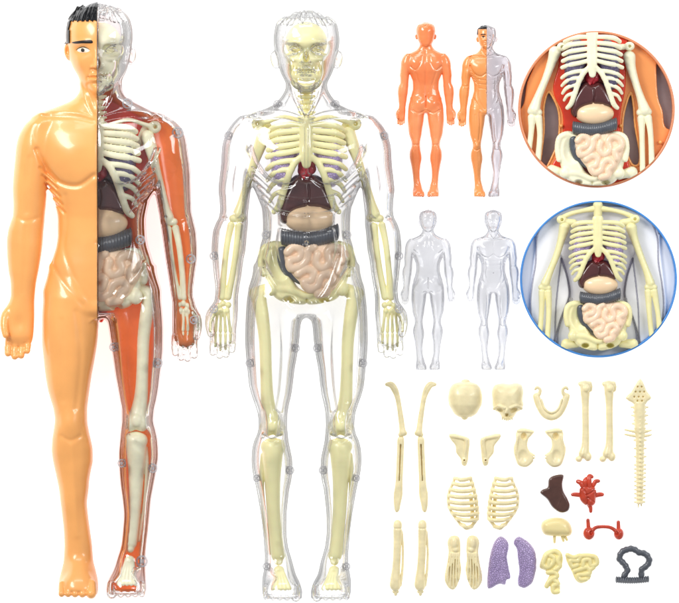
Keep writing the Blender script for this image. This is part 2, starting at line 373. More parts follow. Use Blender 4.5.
PA = dict(c=98, top=2,
  top_r=(100.2, 34.8, 32, 33.2),
  head=Z([(10, 80, 120), (14, 74.6, 125.6), (20, 70.4, 130), (30, 68.6, 131.7), (40, 68.2, 132), (50, 68.4, 131.5), (58, 69.5, 130.5), (66, 72.6, 128.5), (74, 77, 125.5), (82, 81.5, 120.5), (89, 87, 113), (94, 92.5, 106), (97, 96, 101)], ZH),
  torso=Z([(80, 80.5, 122), (90, 80, 122.5), (96, 77, 125), (101, 71, 132), (106.5, 58, 143), (112.5, 42, 156), (116, 36, 163), (122, 34, 168), (135, 33, 170), (150, 35, 169), (170, 41, 166), (188, 48.5, 158), (194, 51, 153.5), (200, 53, 150), (210, 56.6, 147.5), (220, 58, 146), (235, 58, 146.5), (245, 56.8, 148), (255, 54, 151), (265, 50.6, 154), (278, 47.5, 157), (290, 46.6, 158), (300, 53, 151), (310, 64, 138), (318, 84, 114)], ZT),
  armL=Z([(114, 38, 52), (118, 32.5, 56), (125, 25, 58), (137, 18.6, 58), (147, 16.2, 55), (160, 15, 51), (175, 13.6, 49), (190, 12.8, 47), (205, 13.4, 46), (215, 13, 45), (222, 10.8, 44.5), (232, 7.9, 43.5), (242, 6.8, 42.8), (255, 7.2, 41.3), (270, 8.5, 38.8), (285, 10.8, 36), (295, 10.9, 35), (303, 9, 34.5), (315, 6, 34.5), (325, 5, 34.2), (335, 6, 33.5), (343, 9, 31.5), (347, 15, 26)], ZA),
  armR=Z([(113, 146, 161), (118, 142, 169.5), (123, 141, 177.5), (130, 142, 183), (140, 144, 186.3), (155, 147, 188.4), (170, 150, 190.3), (190, 154.5, 191), (210, 158.3, 191.6), (220, 160, 193.6), (235, 162.2, 196.6), (255, 165, 197.4), (274, 168, 195), (294, 171, 193), (303, 172.3, 195), (318, 172.3, 198), (329, 172.3, 198.5), (340, 173.5, 198), (345, 176, 196.5), (349, 181, 191)], ZA),
  legL=Z([(268, 60, 84), (280, 51, 95), (290, 45.6, 98.6), (300, 43.4, 99.5), (320, 42.3, 99), (340, 42.3, 97.6), (360, 44, 94.6), (375, 45.6, 91.8), (390, 48, 89.6), (400, 50.8, 88.3), (410, 53.6, 87.3), (420, 54.8, 87.4), (430, 53.6, 88.8), (440, 52.1, 91), (450, 51.6, 92.7), (460, 52.7, 92.8), (470, 54.8, 91), (480, 57, 89.3), (490, 59, 88.5), (503, 60.5, 87), (515, 62, 88), (530, 63.6, 90), (545, 64.3, 92), (560, 63.5, 93.2), (570, 61.4, 95.6), (580, 59.2, 97.6), (590, 58.6, 98), (594, 59.5, 97)], ZL),
  legR=Z([(268, 114, 146), (280, 105, 154), (290, 100, 158.8), (300, 99, 161.2), (315, 106, 162.6), (330, 109, 163.3), (345, 111, 163.2), (360, 113.2, 162.3), (375, 115.3, 160.4), (390, 118, 158.6), (400, 119.7, 156.8), (410, 121.4, 154.6), (420, 121.4, 153.8), (430, 120.4, 156), (440, 119.4, 158), (455, 118.1, 159), (470, 118.6, 157), (485, 119.8, 154.3), (500, 121.8, 151.6), (515, 123, 150.2), (530, 122, 148.8), (540, 121, 147.6), (550, 119.6, 146.6), (560, 117.8, 146), (570, 113.6, 146), (580, 109, 146.4), (590, 106.4, 146.4), (594, 107, 145)], ZL),
  earL=(68.2, 52), earR=(133, 56), face=(98.2, 50.5, 68, 78, 14.5), split=97.8,
  footL=(60, 97), footR=(107.5, 145), toe=593, wristL=None, crotch=(99, 316))

def hand(v, P, side, dx, dy):
    """fingers and thumb; left-hand coordinates of the middle figure shifted by dx,dy and mirrored for the right"""
    def q(x, y, z, r): 
        x = x if side < 0 else 2 * BC - x
        return (x + dx, y + dy, z, r)
    F = [[(214.4, 336, 35, 3.9), (213.2, 346, 37, 3.7), (213, 352.5, 39.5, 3.3)], [(220.6, 338, 35, 4.0), (220, 348, 37, 3.8), (219.8, 355.5, 40, 3.4)],
         [(227, 338, 35, 4.0), (226.6, 348, 37, 3.7), (226.2, 354.5, 40, 3.4)], [(232.2, 334, 35, 3.7), (232.6, 344, 37, 3.5), (232.2, 350, 39, 3.1)]]
    for f in F: v.chain([q(*a) for a in f], k=1.3, sub=3)
    v.chain([q(218, 306, 34, 5), q(211.5, 314, 38, 5), q(209.6, 324, 42, 4.3), (q(211, 334, 45, 3.4))], k=2.5, sub=3)
    for f in F[:]:
        a = q(*f[1]); v.line([(a[0] - 3, a[1] - 2), (a[0] + 3, a[1] - 2)], .8, .5, 34); v.line([(a[0] - 3, a[1] + 4), (a[0] + 3, a[1] + 4)], .7, .4, 34)
    a = q(224, 322, 0, 0); v.bump2((a[0], a[1]), (6, 8), -2.2, 34)
def foot(v, x0, x1, yt, big):
    """foot seen from the front: instep ridge and five toes; big=+1: big toe on the right"""
    cx = (x0 + x1) / 2; w = x1 - x0
    v.prof([(yt - 44, cx - w * .12, cx + w * .12, 24, 32), (yt - 34, cx - w * .24, cx + w * .24, 16, 42), (yt - 22, cx - w * .32, cx + w * .34, 10, 52), (yt - 10, x0 + 1, x1 - 1, 8, 60), (yt - 3, x0, x1, 8, 62), (yt + 1, x0 + 2, x1 - 2, 12, 58)], k=4, power=2.6)
    R_ = [5.2, 3.9, 3.7, 3.5, 3.3]; tot = sum(R_) * 2; sc = w / tot * 1.02; x = x1 if big > 0 else x0
    for r in R_:
        r *= sc; xx = x - r if big > 0 else x + r; x = x - 2 * r if big > 0 else x + 2 * r
        v.chain([(xx, yt - 9, 52, r * .9), (xx, yt + 1.5 - r * .15, 59, r)], k=1.0, sub=1)
def face(v, P, amp=1.0):
    cx, ey, ny, my, de = P['face']; z0 = 40
    for s_ in (-1, 1):
        v.bump2((cx + s_ * de * 1.05, ey + .5), (6.5, 4.2), -3.4 * amp, z0)
        v.bump2((cx + s_ * de * 1.05, ey - 7.5), (9, 2.6), 1.1 * amp, z0)
        v.bump2((cx + s_ * de * 1.08, ey + .7), (4.4, 2.3), 2.6 * amp, z0)
        v.line([(cx + s_ * (de - 6), ey + 1), (cx + s_ * de, ey - 2.6), (cx + s_ * (de + 6), ey + .6)], .9, .9 * amp, z0)
        v.line([(cx + s_ * (de - 6), ey + 1.2), (cx + s_ * de, ey + 3.2), (cx + s_ * (de + 6), ey + .8)], .8, .6 * amp, z0)
        v.bump2((cx + s_ * de * 1.25, ey + 14), (6, 7), 1.4 * amp, z0)
        v.line([(cx + s_ * 5.2, ny - 1), (cx + s_ * 8.5, my - 3), (cx + s_ * 10, my + 2)], 1.2, .7 * amp, z0)
    zt = 62
    v.chain([(cx, ey - 3, zt + .5, 2.2), (cx, (ey + ny) / 2, zt + 3.5, 2.6), (cx, ny - 1.5, zt + 7, 3.3)], k=4, sub=2)
    for s_ in (-1, 1): v.ell((cx + s_ * 4, ny, zt + 2.5), (2.6, 2.4, 3.2), 1.8)
    v.line([(cx - 5, ny + 2.2), (cx, ny + 3.4), (cx + 5, ny + 2.2)], 1.1, 1.4 * amp, z0)
    v.bump2((cx, my - 2.0), (6.5, 1.7), 1.9 * amp, z0); v.bump2((cx, my + 2.6), (5.5, 1.9), 2.2 * amp, z0)
    v.line([(cx - 8.5, my + .2), (cx - 3, my - .2), (cx, my + .5), (cx + 3, my - .2), (cx + 8.5, my + .2)], .9, 1.9 * amp, z0)
    v.bump2((cx, my + 6.5), (7, 1.6), -1.2 * amp, z0); v.bump2((cx, my + 13), (7, 5), 1.6 * amp, z0)
def strands(v, P, ymax, zmin=-10, amp=.9, n=26):
    cx = P['c'] + .3; top = P['top']
    for i in range(n):
        t = (i + .5) / n * 2 - 1
        x0 = cx + t * 8; x1 = cx + t * 30; 
        v.line([(x0, top - 1), ((x0 + x1) / 2 + random.uniform(-1, 1), top + 7), (x1 + random.uniform(-1.5, 1.5), ymax - abs(t) * 0)], .75, amp, zmin)
def muscles(v, P, a=1.0, abs_=True, ca=1.0):
    c = P['c']; k = 1 if P is PB else 1.06
    def X(u): return c + u * k
    z0 = 36
    for s_ in (-1, 1):
        v.line([(X(s_ * 3), 176), (X(s_ * 18), 186), (X(s_ * 36), 182), (X(s_ * 50), 166), (X(s_ * 57), 150)], 2.6, 1.3 * ca, z0)     # under the chest
        v.bump2((X(s_ * 26), 158), (22, 19), 1.8 * ca, z0)
        v.line([(X(s_ * 3), 119), (X(s_ * 22), 113), (X(s_ * 48), 112), (X(s_ * 62), 118)], 1.6, -1.2 * a, z0)                        # collarbone
        v.line([(X(s_ * 4), 122), (X(s_ * 24), 118), (X(s_ * 50), 117)], 2.0, .9 * a, z0)
        v.line([(X(s_ * 16), 84), (X(s_ * 11), 100), (X(s_ * 3.5), 116)], 1.6, -1.6 * a, z0)                                         # neck cords
        v.line([(X(s_ * 9), 86), (X(s_ * 5), 104), (X(s_ * 1), 114)], 1.8, 1.3 * a, z0)
        v.line([(X(s_ * 57), 150), (X(s_ * 60), 134), (X(s_ * 56), 122)], 2.4, .9 * a, z0)                                           # deltoid edge
        for i in range(5):                                                                                                              # serratus fingers
            y = 172 + i * 8; v.line([(X(s_ * (54 - i * 2.2)), y - 4), (X(s_ * (47 - i * 2.4)), y + 2), (X(s_ * (40 - i * 2.2)), y + 9)], 1.3, .8 * ca, 28)
        v.line([(X(s_ * 30), 196), (X(s_ * 29), 225), (X(s_ * 31), 250), (X(s_ * 20), 282), (X(s_ * 8), 300)], 2.6, 1.0 * a, z0)       # belly side, groin
        v.line([(X(s_ * 44), 262), (X(s_ * 30), 286), (X(s_ * 14), 305)], 2.4, 1.0 * a, z0)
        lg = P['legL'] if s_ < 0 else P['legR']; L = np.array(lg)
        def lx(y, f): 
            xl = np.interp(y, L[:, 0], L[:, 1]); xr = np.interp(y, L[:, 0], L[:, 2]); return xl + (xr - xl) * (f if s_ < 0 else 1 - f)
        v.line([(lx(312, .6), 312), (lx(350, .72), 350), (lx(385, .74), 385), (lx(408, .68), 408)], 3.0, 1.3 * a, z0)
        v.line([(lx(320, .35), 320), (lx(360, .36), 360), (lx(400, .34), 400)], 3.0, .8 * a, z0)
        v.bump2((lx(424, .5), 424), (9, 9), 2.0 * a, z0); v.line([(lx(436, .25), 436), (lx(439, .5), 440), (lx(436, .75), 436)], 2.2, 1.2 * a, z0)
        v.line([(lx(412, .2), 412), (lx(424, .17), 424), (lx(434, .25), 434)], 2.4, .35 * a, z0 - 6); v.line([(lx(412, .8), 412), (lx(424, .85), 424), (lx(434, .75), 434)], 2.4, .35 * a, z0 - 6)
        v.line([(lx(446, .5), 446), (lx(490, .52), 490), (lx(535, .5), 535)], 3.0, -min(.7, 1.4 * a), 28)
        v.line([(lx(446, .66), 446), (lx(490, .70), 490), (lx(530, .66), 530)], 3.0, .3 * a, 28)
        ar = P['armL'] if s_ < 0 else P['armR']; A = np.array(ar)
        def ax(y, f):
            xl = np.interp(y, A[:, 0], A[:, 1]); xr = np.interp(y, A[:, 0], A[:, 2]); return xl + (xr - xl) * (f if s_ < 0 else 1 - f)
        v.line([(ax(158, .42), 158), (ax(185, .4), 185), (ax(212, .45), 212)], 2.4, .9 * a, 30)
        v.bump2((ax(180, .62), 180), (8, 18), 1.8 * a, 34); v.line([(ax(218, .2), 218), (ax(221, .5), 221), (ax(218, .8), 218)], 2, .9 * a, 34)
        v.line([(ax(228, .5), 228), (ax(255, .55), 255), (ax(292, .5), 292)], 2.2, .7 * a, 30)
    v.line([(X(0), 128), (X(0), 178)], 2.2, 1.5 * a, z0)
    v.line([(X(0), 186), (X(0), 236)], 2.0, .9 * a, z0)
    if abs_:
        for y in (199, 214, 229): v.line([(X(-26), y - 2), (X(-12), y), (X(0), y + 1), (X(12), y), (X(26), y - 2)], 1.8, .9 * a, z0)
    v.bump2((X(0), 243), (2.2, 3), -2.5 * a, z0)
def body(P, h=.9, a=1.0, chest=None, hamp=1.2, back=False, faceamp=1.0, feet=True, hair=True, abs_=True):
    x0 = min(r[1] for r in P['armL']) - 6; x1 = max(r[2] for r in P['armR']) + 6
    v = Vol(x0, x1, P['top'] - 4, P['toe'] + 9, -2, 74, h)
    v.prof(P['torso'], 0, 2.25); v.prof(P['head'], 3.0, 2.1)
    tr_ = P['top_r']; v.ell((tr_[0], tr_[1], 33), (tr_[2], tr_[3], 32.5), 4)
    v.prof(P['legL'], 7, 2.05); v.prof(P['legR'], 7, 2.05)
    v.prof(P['armL'], 3.0, 2.05); v.prof(P['armR'], 3.0, 2.05)
    for (ex, ey), s_ in ((P['earL'], -1), (P['earR'], 1)):
        v.ell((ex - 1.0 * s_, ey, 32), (5.0, 9.2, 6), 1.5, rot=.16 * s_); v.ell((ex + .8 * s_ , ey - 1, 37), (1.5, 5, 2.6), .6, cut=True)
    dl = (0, 0) if P is PB else (-204.8, 1.0); dr = (0, 0) if P is PB else (-205.5, 3.0)
    hand(v, P, -1, *dl); hand(v, P, 1, *dr)
    if feet:
        foot(v, *P['footL'], P['toe'] - 1, 1); foot(v, *P['footR'], P['toe'] - 1, -1)
    v.ell((P['crotch'][0], P['crotch'][1] - 9, 44), (9, 9, 11), 5)
    if not back:
        muscles(v, P, a, abs_, chest or a); 
        if faceamp: face(v, P, faceamp)
    else:
        c = P['c']; z0 = 36
        for s_ in (-1, 1):
            v.ell((c + s_ * 21, 285, 40), (23, 26, 24), 8)
            v.line([(c + s_ * 3, 308), (c + s_ * 24, 317), (c + s_ * 46, 308)], 2.6, 2.2, z0)
            v.line([(c + s_ * 14, 128), (c + s_ * 18, 150), (c + s_ * 34, 172), (c + s_ * 52, 160)], 3, 1.6, z0)
            v.bump2((c + s_ * 36, 146), (14, 18), 2.4, z0)
            v.line([(c + s_ * 34, 180), (c + s_ * 22, 220), (c + s_ * 10, 250)], 3, 1.2, z0)
            L = np.array(P['legL' if s_ < 0 else 'legR']); m = lambda y: float(np.interp(y, L[:, 0], (L[:, 1] + L[:, 2]) / 2))
            v.line([(m(330), 330), (m(370), 370), (m(405), 405)], 3, 1.4, z0); v.line([(m(424) - 12, 424), (m(424) + 12, 424)], 2.2, 1.5, z0)
            v.bump2((m(455) - 7, 455), (8, 18), 2, 28); v.bump2((m(455) + 7, 455), (8, 18), 2, 28); v.line([(m(450), 445), (m(480), 480), (m(540), 540)], 2.4, 1.4, 28)
        v.line([(c, 100), (c, 180), (c, 262)], 3, 2.2, z0); v.line([(c, 262), (c, 300)], 2, 4.0, z0)
    if hair:
        strands(v, P, 24 + (P['top'] - 8) * .5, 5, hamp)
    return v

# ------------------------------------------------------------------ torso organs, one template
class T:
    def __init__(s, cx, sx, ymap, z0, zs=None):
        s.cx, s.s, s.z0, s.zs = cx, sx, z0, zs or sx; s.ty = [a for a, b in ymap]; s.py = [b for a, b in ymap]
        s.f = 1.0
    def p(s, x, y, z=0): return (s.cx + (x - 245) * s.s, float(s.Y(y)), s.z0 + z * s.zs)
    def Y(s, y):
        if y < s.ty[0]: return s.py[0] + (y - s.ty[0]) * (s.py[1] - s.py[0]) / (s.ty[1] - s.ty[0])
        if y > s.ty[-1]: return s.py[-1] + (y - s.ty[-1]) * (s.py[-1] - s.py[-2]) / (s.ty[-1] - s.ty[-2])
        return np.interp(y, s.ty, s.py)
    def q(s, x, y, z, r): return (*s.p(x, y, z), r * s.s)
    def xy(s, pts): return [s.p(*a)[:2] for a in pts]
    def vol(s, x0, x1, y0, y1, h, z0=-80, z1=85):
        a = s.p(x0, y0, z0); b = s.p(x1, y1, z1); return Vol(a[0], b[0], a[1], b[1], max(1.0, a[2]), b[2], h)
def ribs(t, h, sides=(-1, 1), keep=None):
    v = t.vol(125, 365, 95, 355, h, -20, 78)
    def zz(x): return 50 * math.sqrt(max(0.03, 1 - ((x - 245) / 112) ** 2))
    v.chain([t.q(244, 108, 50, 19), t.q(244, 130, 52, 16), t.q(244, 200, 52, 16), t.q(245, 236, 50, 11)], k=1, fz=.5)
    for s_ in sides:
        def m(x): return x if s_ < 0 else 490 - x
        def ch(pts, r, k=.6): v.chain([t.q(m(x), y, zz(x) + dz, r * rr) for (x, y, dz, rr) in pts], k=k, fz=.8, sub=4)
        for i in range(5):
            ch([(234, 118 + 18.5 * i, 0, 1.0), (205, 118 + 20.5 * i, 0, 1.1), (175, 122 + 21 * i, 0, 1.15), (158 - i * 2, 132 + 20.6 * i, -8, 1.0)], 6.7)
        ch([(222, 224, 0, 1), (190, 228, 0, 1.05), (165, 236, 0, 1.05), (149, 247, -8, .9)], 6.4)
        ch([(210, 248, -2, 1), (185, 249, -2, 1.05), (163, 258, -2, 1.0), (149, 272, -9, .8)], 6.2)
        ch([(200, 270, -4, 1), (180, 272, -4, 1.0), (162, 281, -4, 1.0), (151, 296, -10, .8)], 6.2)
        ch([(192, 294, -6, 1), (175, 299, -6, 1.0), (164, 305, -6, .9), (156, 318, -11, .8)], 5.8)
        ch([(236, 212, 0, 1), (217, 232, 0, 1.1), (202, 260, -3, 1.1), (190, 295, -6, 1.1), (178, 328, -9, 1.1), (166, 342, -12, .9)], 7.5, 1)
    v.line([t.p(244, 125)[:2], t.p(244, 225)[:2]], 2.5 * t.s, 1.4 * t.s, t.z0)
    if keep: v.keep(keep)
    return v
def organs(t, par, h, mats, keep=None, sides=(-1, 1), pelvis=True, arms=None, ribmat='bone', lungs=True, neckbone=True):
    og = org(par); out = {}
    def fin(v, name, mat):
        if keep: v.keep(keep)
        if (v.F < 0).any(): return build(v, name, mat, par, og)
    fin(ribs(t, h, sides), 'rib_cage', ribmat)
    if lungs:
        for s_ in sides:
            m = (lambda x: x) if s_ < 0 else (lambda x: 490 - x)
            v = t.vol(140, 350, 110, 300, h, -60, 60)
            v.poly(t.xy([(m(205), 125), (m(225), 150), (m(228), 200), (m(216), 240), (m(200), 285), (m(170), 280), (m(158), 240), (m(160), 180), (m(178), 135)]), t.z0 + 4 * t.zs, 38 * t.zs, 14 * t.s)
            fin(v, 'lung', mats['lung'])
    v = t.vol(205, 290, 205, 300, h, -40, 60)
    v.ell(t.p(243, 250, 12), (20 * t.s, 18 * t.s, 16 * t.zs)).ell(t.p(236, 240, 16), (12 * t.s, 13 * t.s, 14 * t.zs), 1).ell(t.p(256, 246, 20), (13 * t.s, 14 * t.s, 14 * t.zs), 1).ell(t.p(236, 272, 16), (10 * t.s, 10 * t.s, 12 * t.zs), 2).line(t.xy([(246, 236), (250, 252), (240, 274)]), 2 * t.s, 3 * t.s, t.z0).chain([t.q(240, 245, 25, 7), t.q(238, 228, 28, 6), t.q(252, 222, 28, 6), t.q(262, 236, 26, 6)], .8)
    fin(v, 'heart', mats['heart'])
    v = t.vol(165, 325, 250, 385, h, -60, 60)
    v.poly(t.xy([(176, 352), (180, 316), (196, 284), (214, 262), (230, 258), (246, 266), (264, 258), (284, 268), (302, 294), (314, 326), (300, 340), (262, 334), (225, 340), (204, 352), (198, 372), (184, 370)]), t.z0 + 2 * t.zs, 36 * t.zs, 20 * t.s)
    v.line(t.xy([(250, 282), (252, 305), (246, 330)]), 2.5 * t.s, 3 * t.s, t.z0)
    fin(v, 'liver', mats['liver'])
    v = t.vol(180, 320, 318, 400, h, -60, 70)
    v.ell(t.p(252, 360, 8), (62 * t.s, 36 * t.s * t.f, 36 * t.zs)).ell(t.p(205, 348, 4), (18 * t.s, 17 * t.s, 20 * t.zs), 2)
    for x in (222, 250, 278): v.cap(t.p(x, 330, 20), t.p(x, 322, 22), 6 * t.s, 6 * t.s, .5)
    fin(v, 'stomach', mats['stomach'])
    v = t.vol(165, 345, 370, 560, h, -60, 70)                                   # large intestine
    n = 20
    for i in range(n + 1):
        u = i / n; x = 186 + u * 134; y = 404 + 12 * math.sin(u * 3.1) - u * 12
        v.ell(t.p(x, y, 14), (5.4 * t.s, 21 * t.s, 23 * t.zs), .8 * t.s * 4)
    v.chain([t.q(195, 404, 8, 13), t.q(250, 410, 10, 13), t.q(312, 396, 8, 13)], 1, sub=3)
    for pts in ([(186, 440), (187, 470), (200, 500), (228, 522), (246, 530)], [(334, 452), (337, 475), (325, 500), (306, 520)]):
        P = catmull(pts, 5)
        for a in P: v.ell(t.p(a[0], a[1], 0), (13 * t.s, 11 * t.s, 16 * t.zs), .6)
    fin(v, 'large_intestine', mats['colon'])
    v = t.vol(170, 360, 408, 580, h, -60, 75)                                   # small intestine
    v.poly(t.xy([(190, 436), (214, 422), (250, 420), (290, 418), (326, 424), (348, 448), (346, 490), (330, 522), (316, 552), (286, 568), (256, 564), (234, 540), (208, 512), (190, 474)]), t.z0 + 2 * t.zs, 20 * t.zs, 14 * t.s)
    for pts in ([(200, 446), (214, 432), (232, 440), (228, 462), (206, 470), (208, 490), (230, 486), (246, 466), (250, 442), (262, 432)],
                [(272, 452), (268, 476), (284, 490), (300, 474), (296, 448), (310, 434), (332, 442), (336, 464), (318, 478), (322, 502)],
                [(226, 506), (244, 494), (262, 502), (256, 524), (240, 530), (252, 548), (272, 540), (280, 516), (298, 506), (310, 522), (296, 538), (294, 556), (274, 562)]):
        v.chain([t.q(x, y, 20, 11.5) for x, y in pts], k=.2 * t.s * 2, sub=4, fz=1.0)
    fin(v, 'small_intestine', mats['gut'])
    if pelvis:
        v = t.vol(115, 375, 405, 610, h, -70, 45)
        for s_ in sides:
            m = (lambda x: x) if s_ < 0 else (lambda x: 490 - x)
            v.poly(t.xy([(m(136), 470), (m(134), 440), (m(152), 422), (m(180), 422), (m(205), 440), (m(206), 500), (m(222), 540), (m(243), 560), (m(243), 590), (m(205), 588), (m(172), 576), (m(152), 545), (m(142), 510)]), t.z0 - 14 * t.zs, 26 * t.zs, 12 * t.s)
            v.chain([t.q(m(140), 505, 6, 9), t.q(m(135), 470, 8, 9), t.q(m(142), 436, 8, 9), t.q(m(168), 424, 4, 9), t.q(m(195), 430, -4, 8)], 1.5)
            v.ell(t.p(m(182), 476, 22), (28 * t.s, 44 * t.s * t.f, 26 * t.zs), 2, cut=True)
            v.ell(t.p(m(158), 548, 6), (16 * t.s, 18 * t.s, 16 * t.zs), 2)
            v.chain([t.q(m(170), 548, 4, 9), t.q(m(205), 552, 8, 8), t.q(m(240), 566, 10, 9)], 1.5)
            v.ell(t.p(m(202), 578, 6), (13 * t.s, 8 * t.s, 40 * t.zs), 1.5, cut=True)
        fin(v, 'pelvis', ribmat)

def skull_parts(par, cx, ytop, w, eye, nose, teeth, chin, z, side, mat, h=.6, clip=None):
    """skull and jaw inside a head. side 0: both halves, 1: right half"""
    og = org(par)
    v = Vol(cx - w - 3, cx + w + 3, ytop - 2, chin + 4, 4, z + 14, h)
    H = teeth - ytop
    v.ell((cx, ytop + H * .42, z - 20), (w, H * .44, 26)).ell((cx, teeth - 9, z - 12), (w * .70, 13, 16), 5)
    for s_ in (-1, 1):
        v.ell((cx + s_ * w * .50, eye + 1, z + 4), (w * .27, 5.4, 12), 1.5, cut=True)
        v.chain([(cx + s_ * w * .9, eye + 7, z - 16, 2.4), (cx + s_ * w * .75, eye + 10, z - 5, 2.8), (cx + s_ * w * .4, eye + 11, z - 1, 2.5)], 1.5)
        v.bump2((cx + s_ * w * .5, eye - 6), (7, 2.4), 1.2, z - 14)
    v.ell((cx, nose - 2, z + 3), (3.0, 5.2, 9), .8, cut=True)
    n = 5
    for s_ in (-1, 1):
        for i in range(n): v.cap((cx + s_ * (1.6 + i * 3.0), teeth - 3, z - 1.0 - i * i * .45), (cx + s_ * (1.6 + i * 3.0), teeth + .2, z - .6 - i * i * .45), 1.45, 1.2, .2)
    if side: v.keep(lambda X, Y, Z_: cx + .8 - X)
    if clip: v.keep(clip)
    build(v, 'skull', mat, par, og)
    v = Vol(cx - w - 3, cx + w + 3, eye, chin + 5, 4, z + 10, h)
    for s_ in (-1, 1):
        v.chain([(cx + s_ * w * .86, eye + 12, z - 18, 2.2), (cx + s_ * w * .80, teeth + 2, z - 15, 3.0), (cx + s_ * w * .5, chin - 6, z - 6, 3.4), (cx, chin - 2.5, z - 1, 4.2)], 1.5, sub=5)
        for i in range(n): v.cap((cx + s_ * (1.5 + i * 2.9), teeth + 3.2, z - 1.4 - i * i * .45), (cx + s_ * (1.5 + i * 2.9), teeth + 6, z - 1.6 - i * i * .45), 1.35, 1.5, .3)
        v.chain([(cx + s_ * 14, teeth + 8, z - 9, 2.2), (cx + s_ * 7, teeth + 9, z - 4, 3.0), (cx, teeth + 9.5, z - 2, 3.4)], 2)
    if side: v.keep(lambda X, Y, Z_: cx + .8 - X)
    build(v, 'jaw', mat, par, og)
def spine_neck(par, cx, y0, y1, z, mat, half=None):
    v = Vol(cx - 14, cx + 14, y0 - 4, y1 + 4, z - 12, z + 12, .6); n = max(3, int((y1 - y0) / 5))
    for i in range(n + 1):
        y = y0 + (y1 - y0) * i / n
        v.cap((cx - 5, y, z), (cx + 5, y, z), 2.2, 2.2, .8); v.ell((cx, y, z - 1), (5, 2.6, 6), 1)
        v.cap((cx - 8, y - 1, z - 3), (cx + 8, y - 1, z - 3), 1.3, 1.3, .8)
    if half is not None: v.keep(lambda X, Y, Z_: half - X)
    build(v, 'neck_vertebrae', mat, par, org(par))

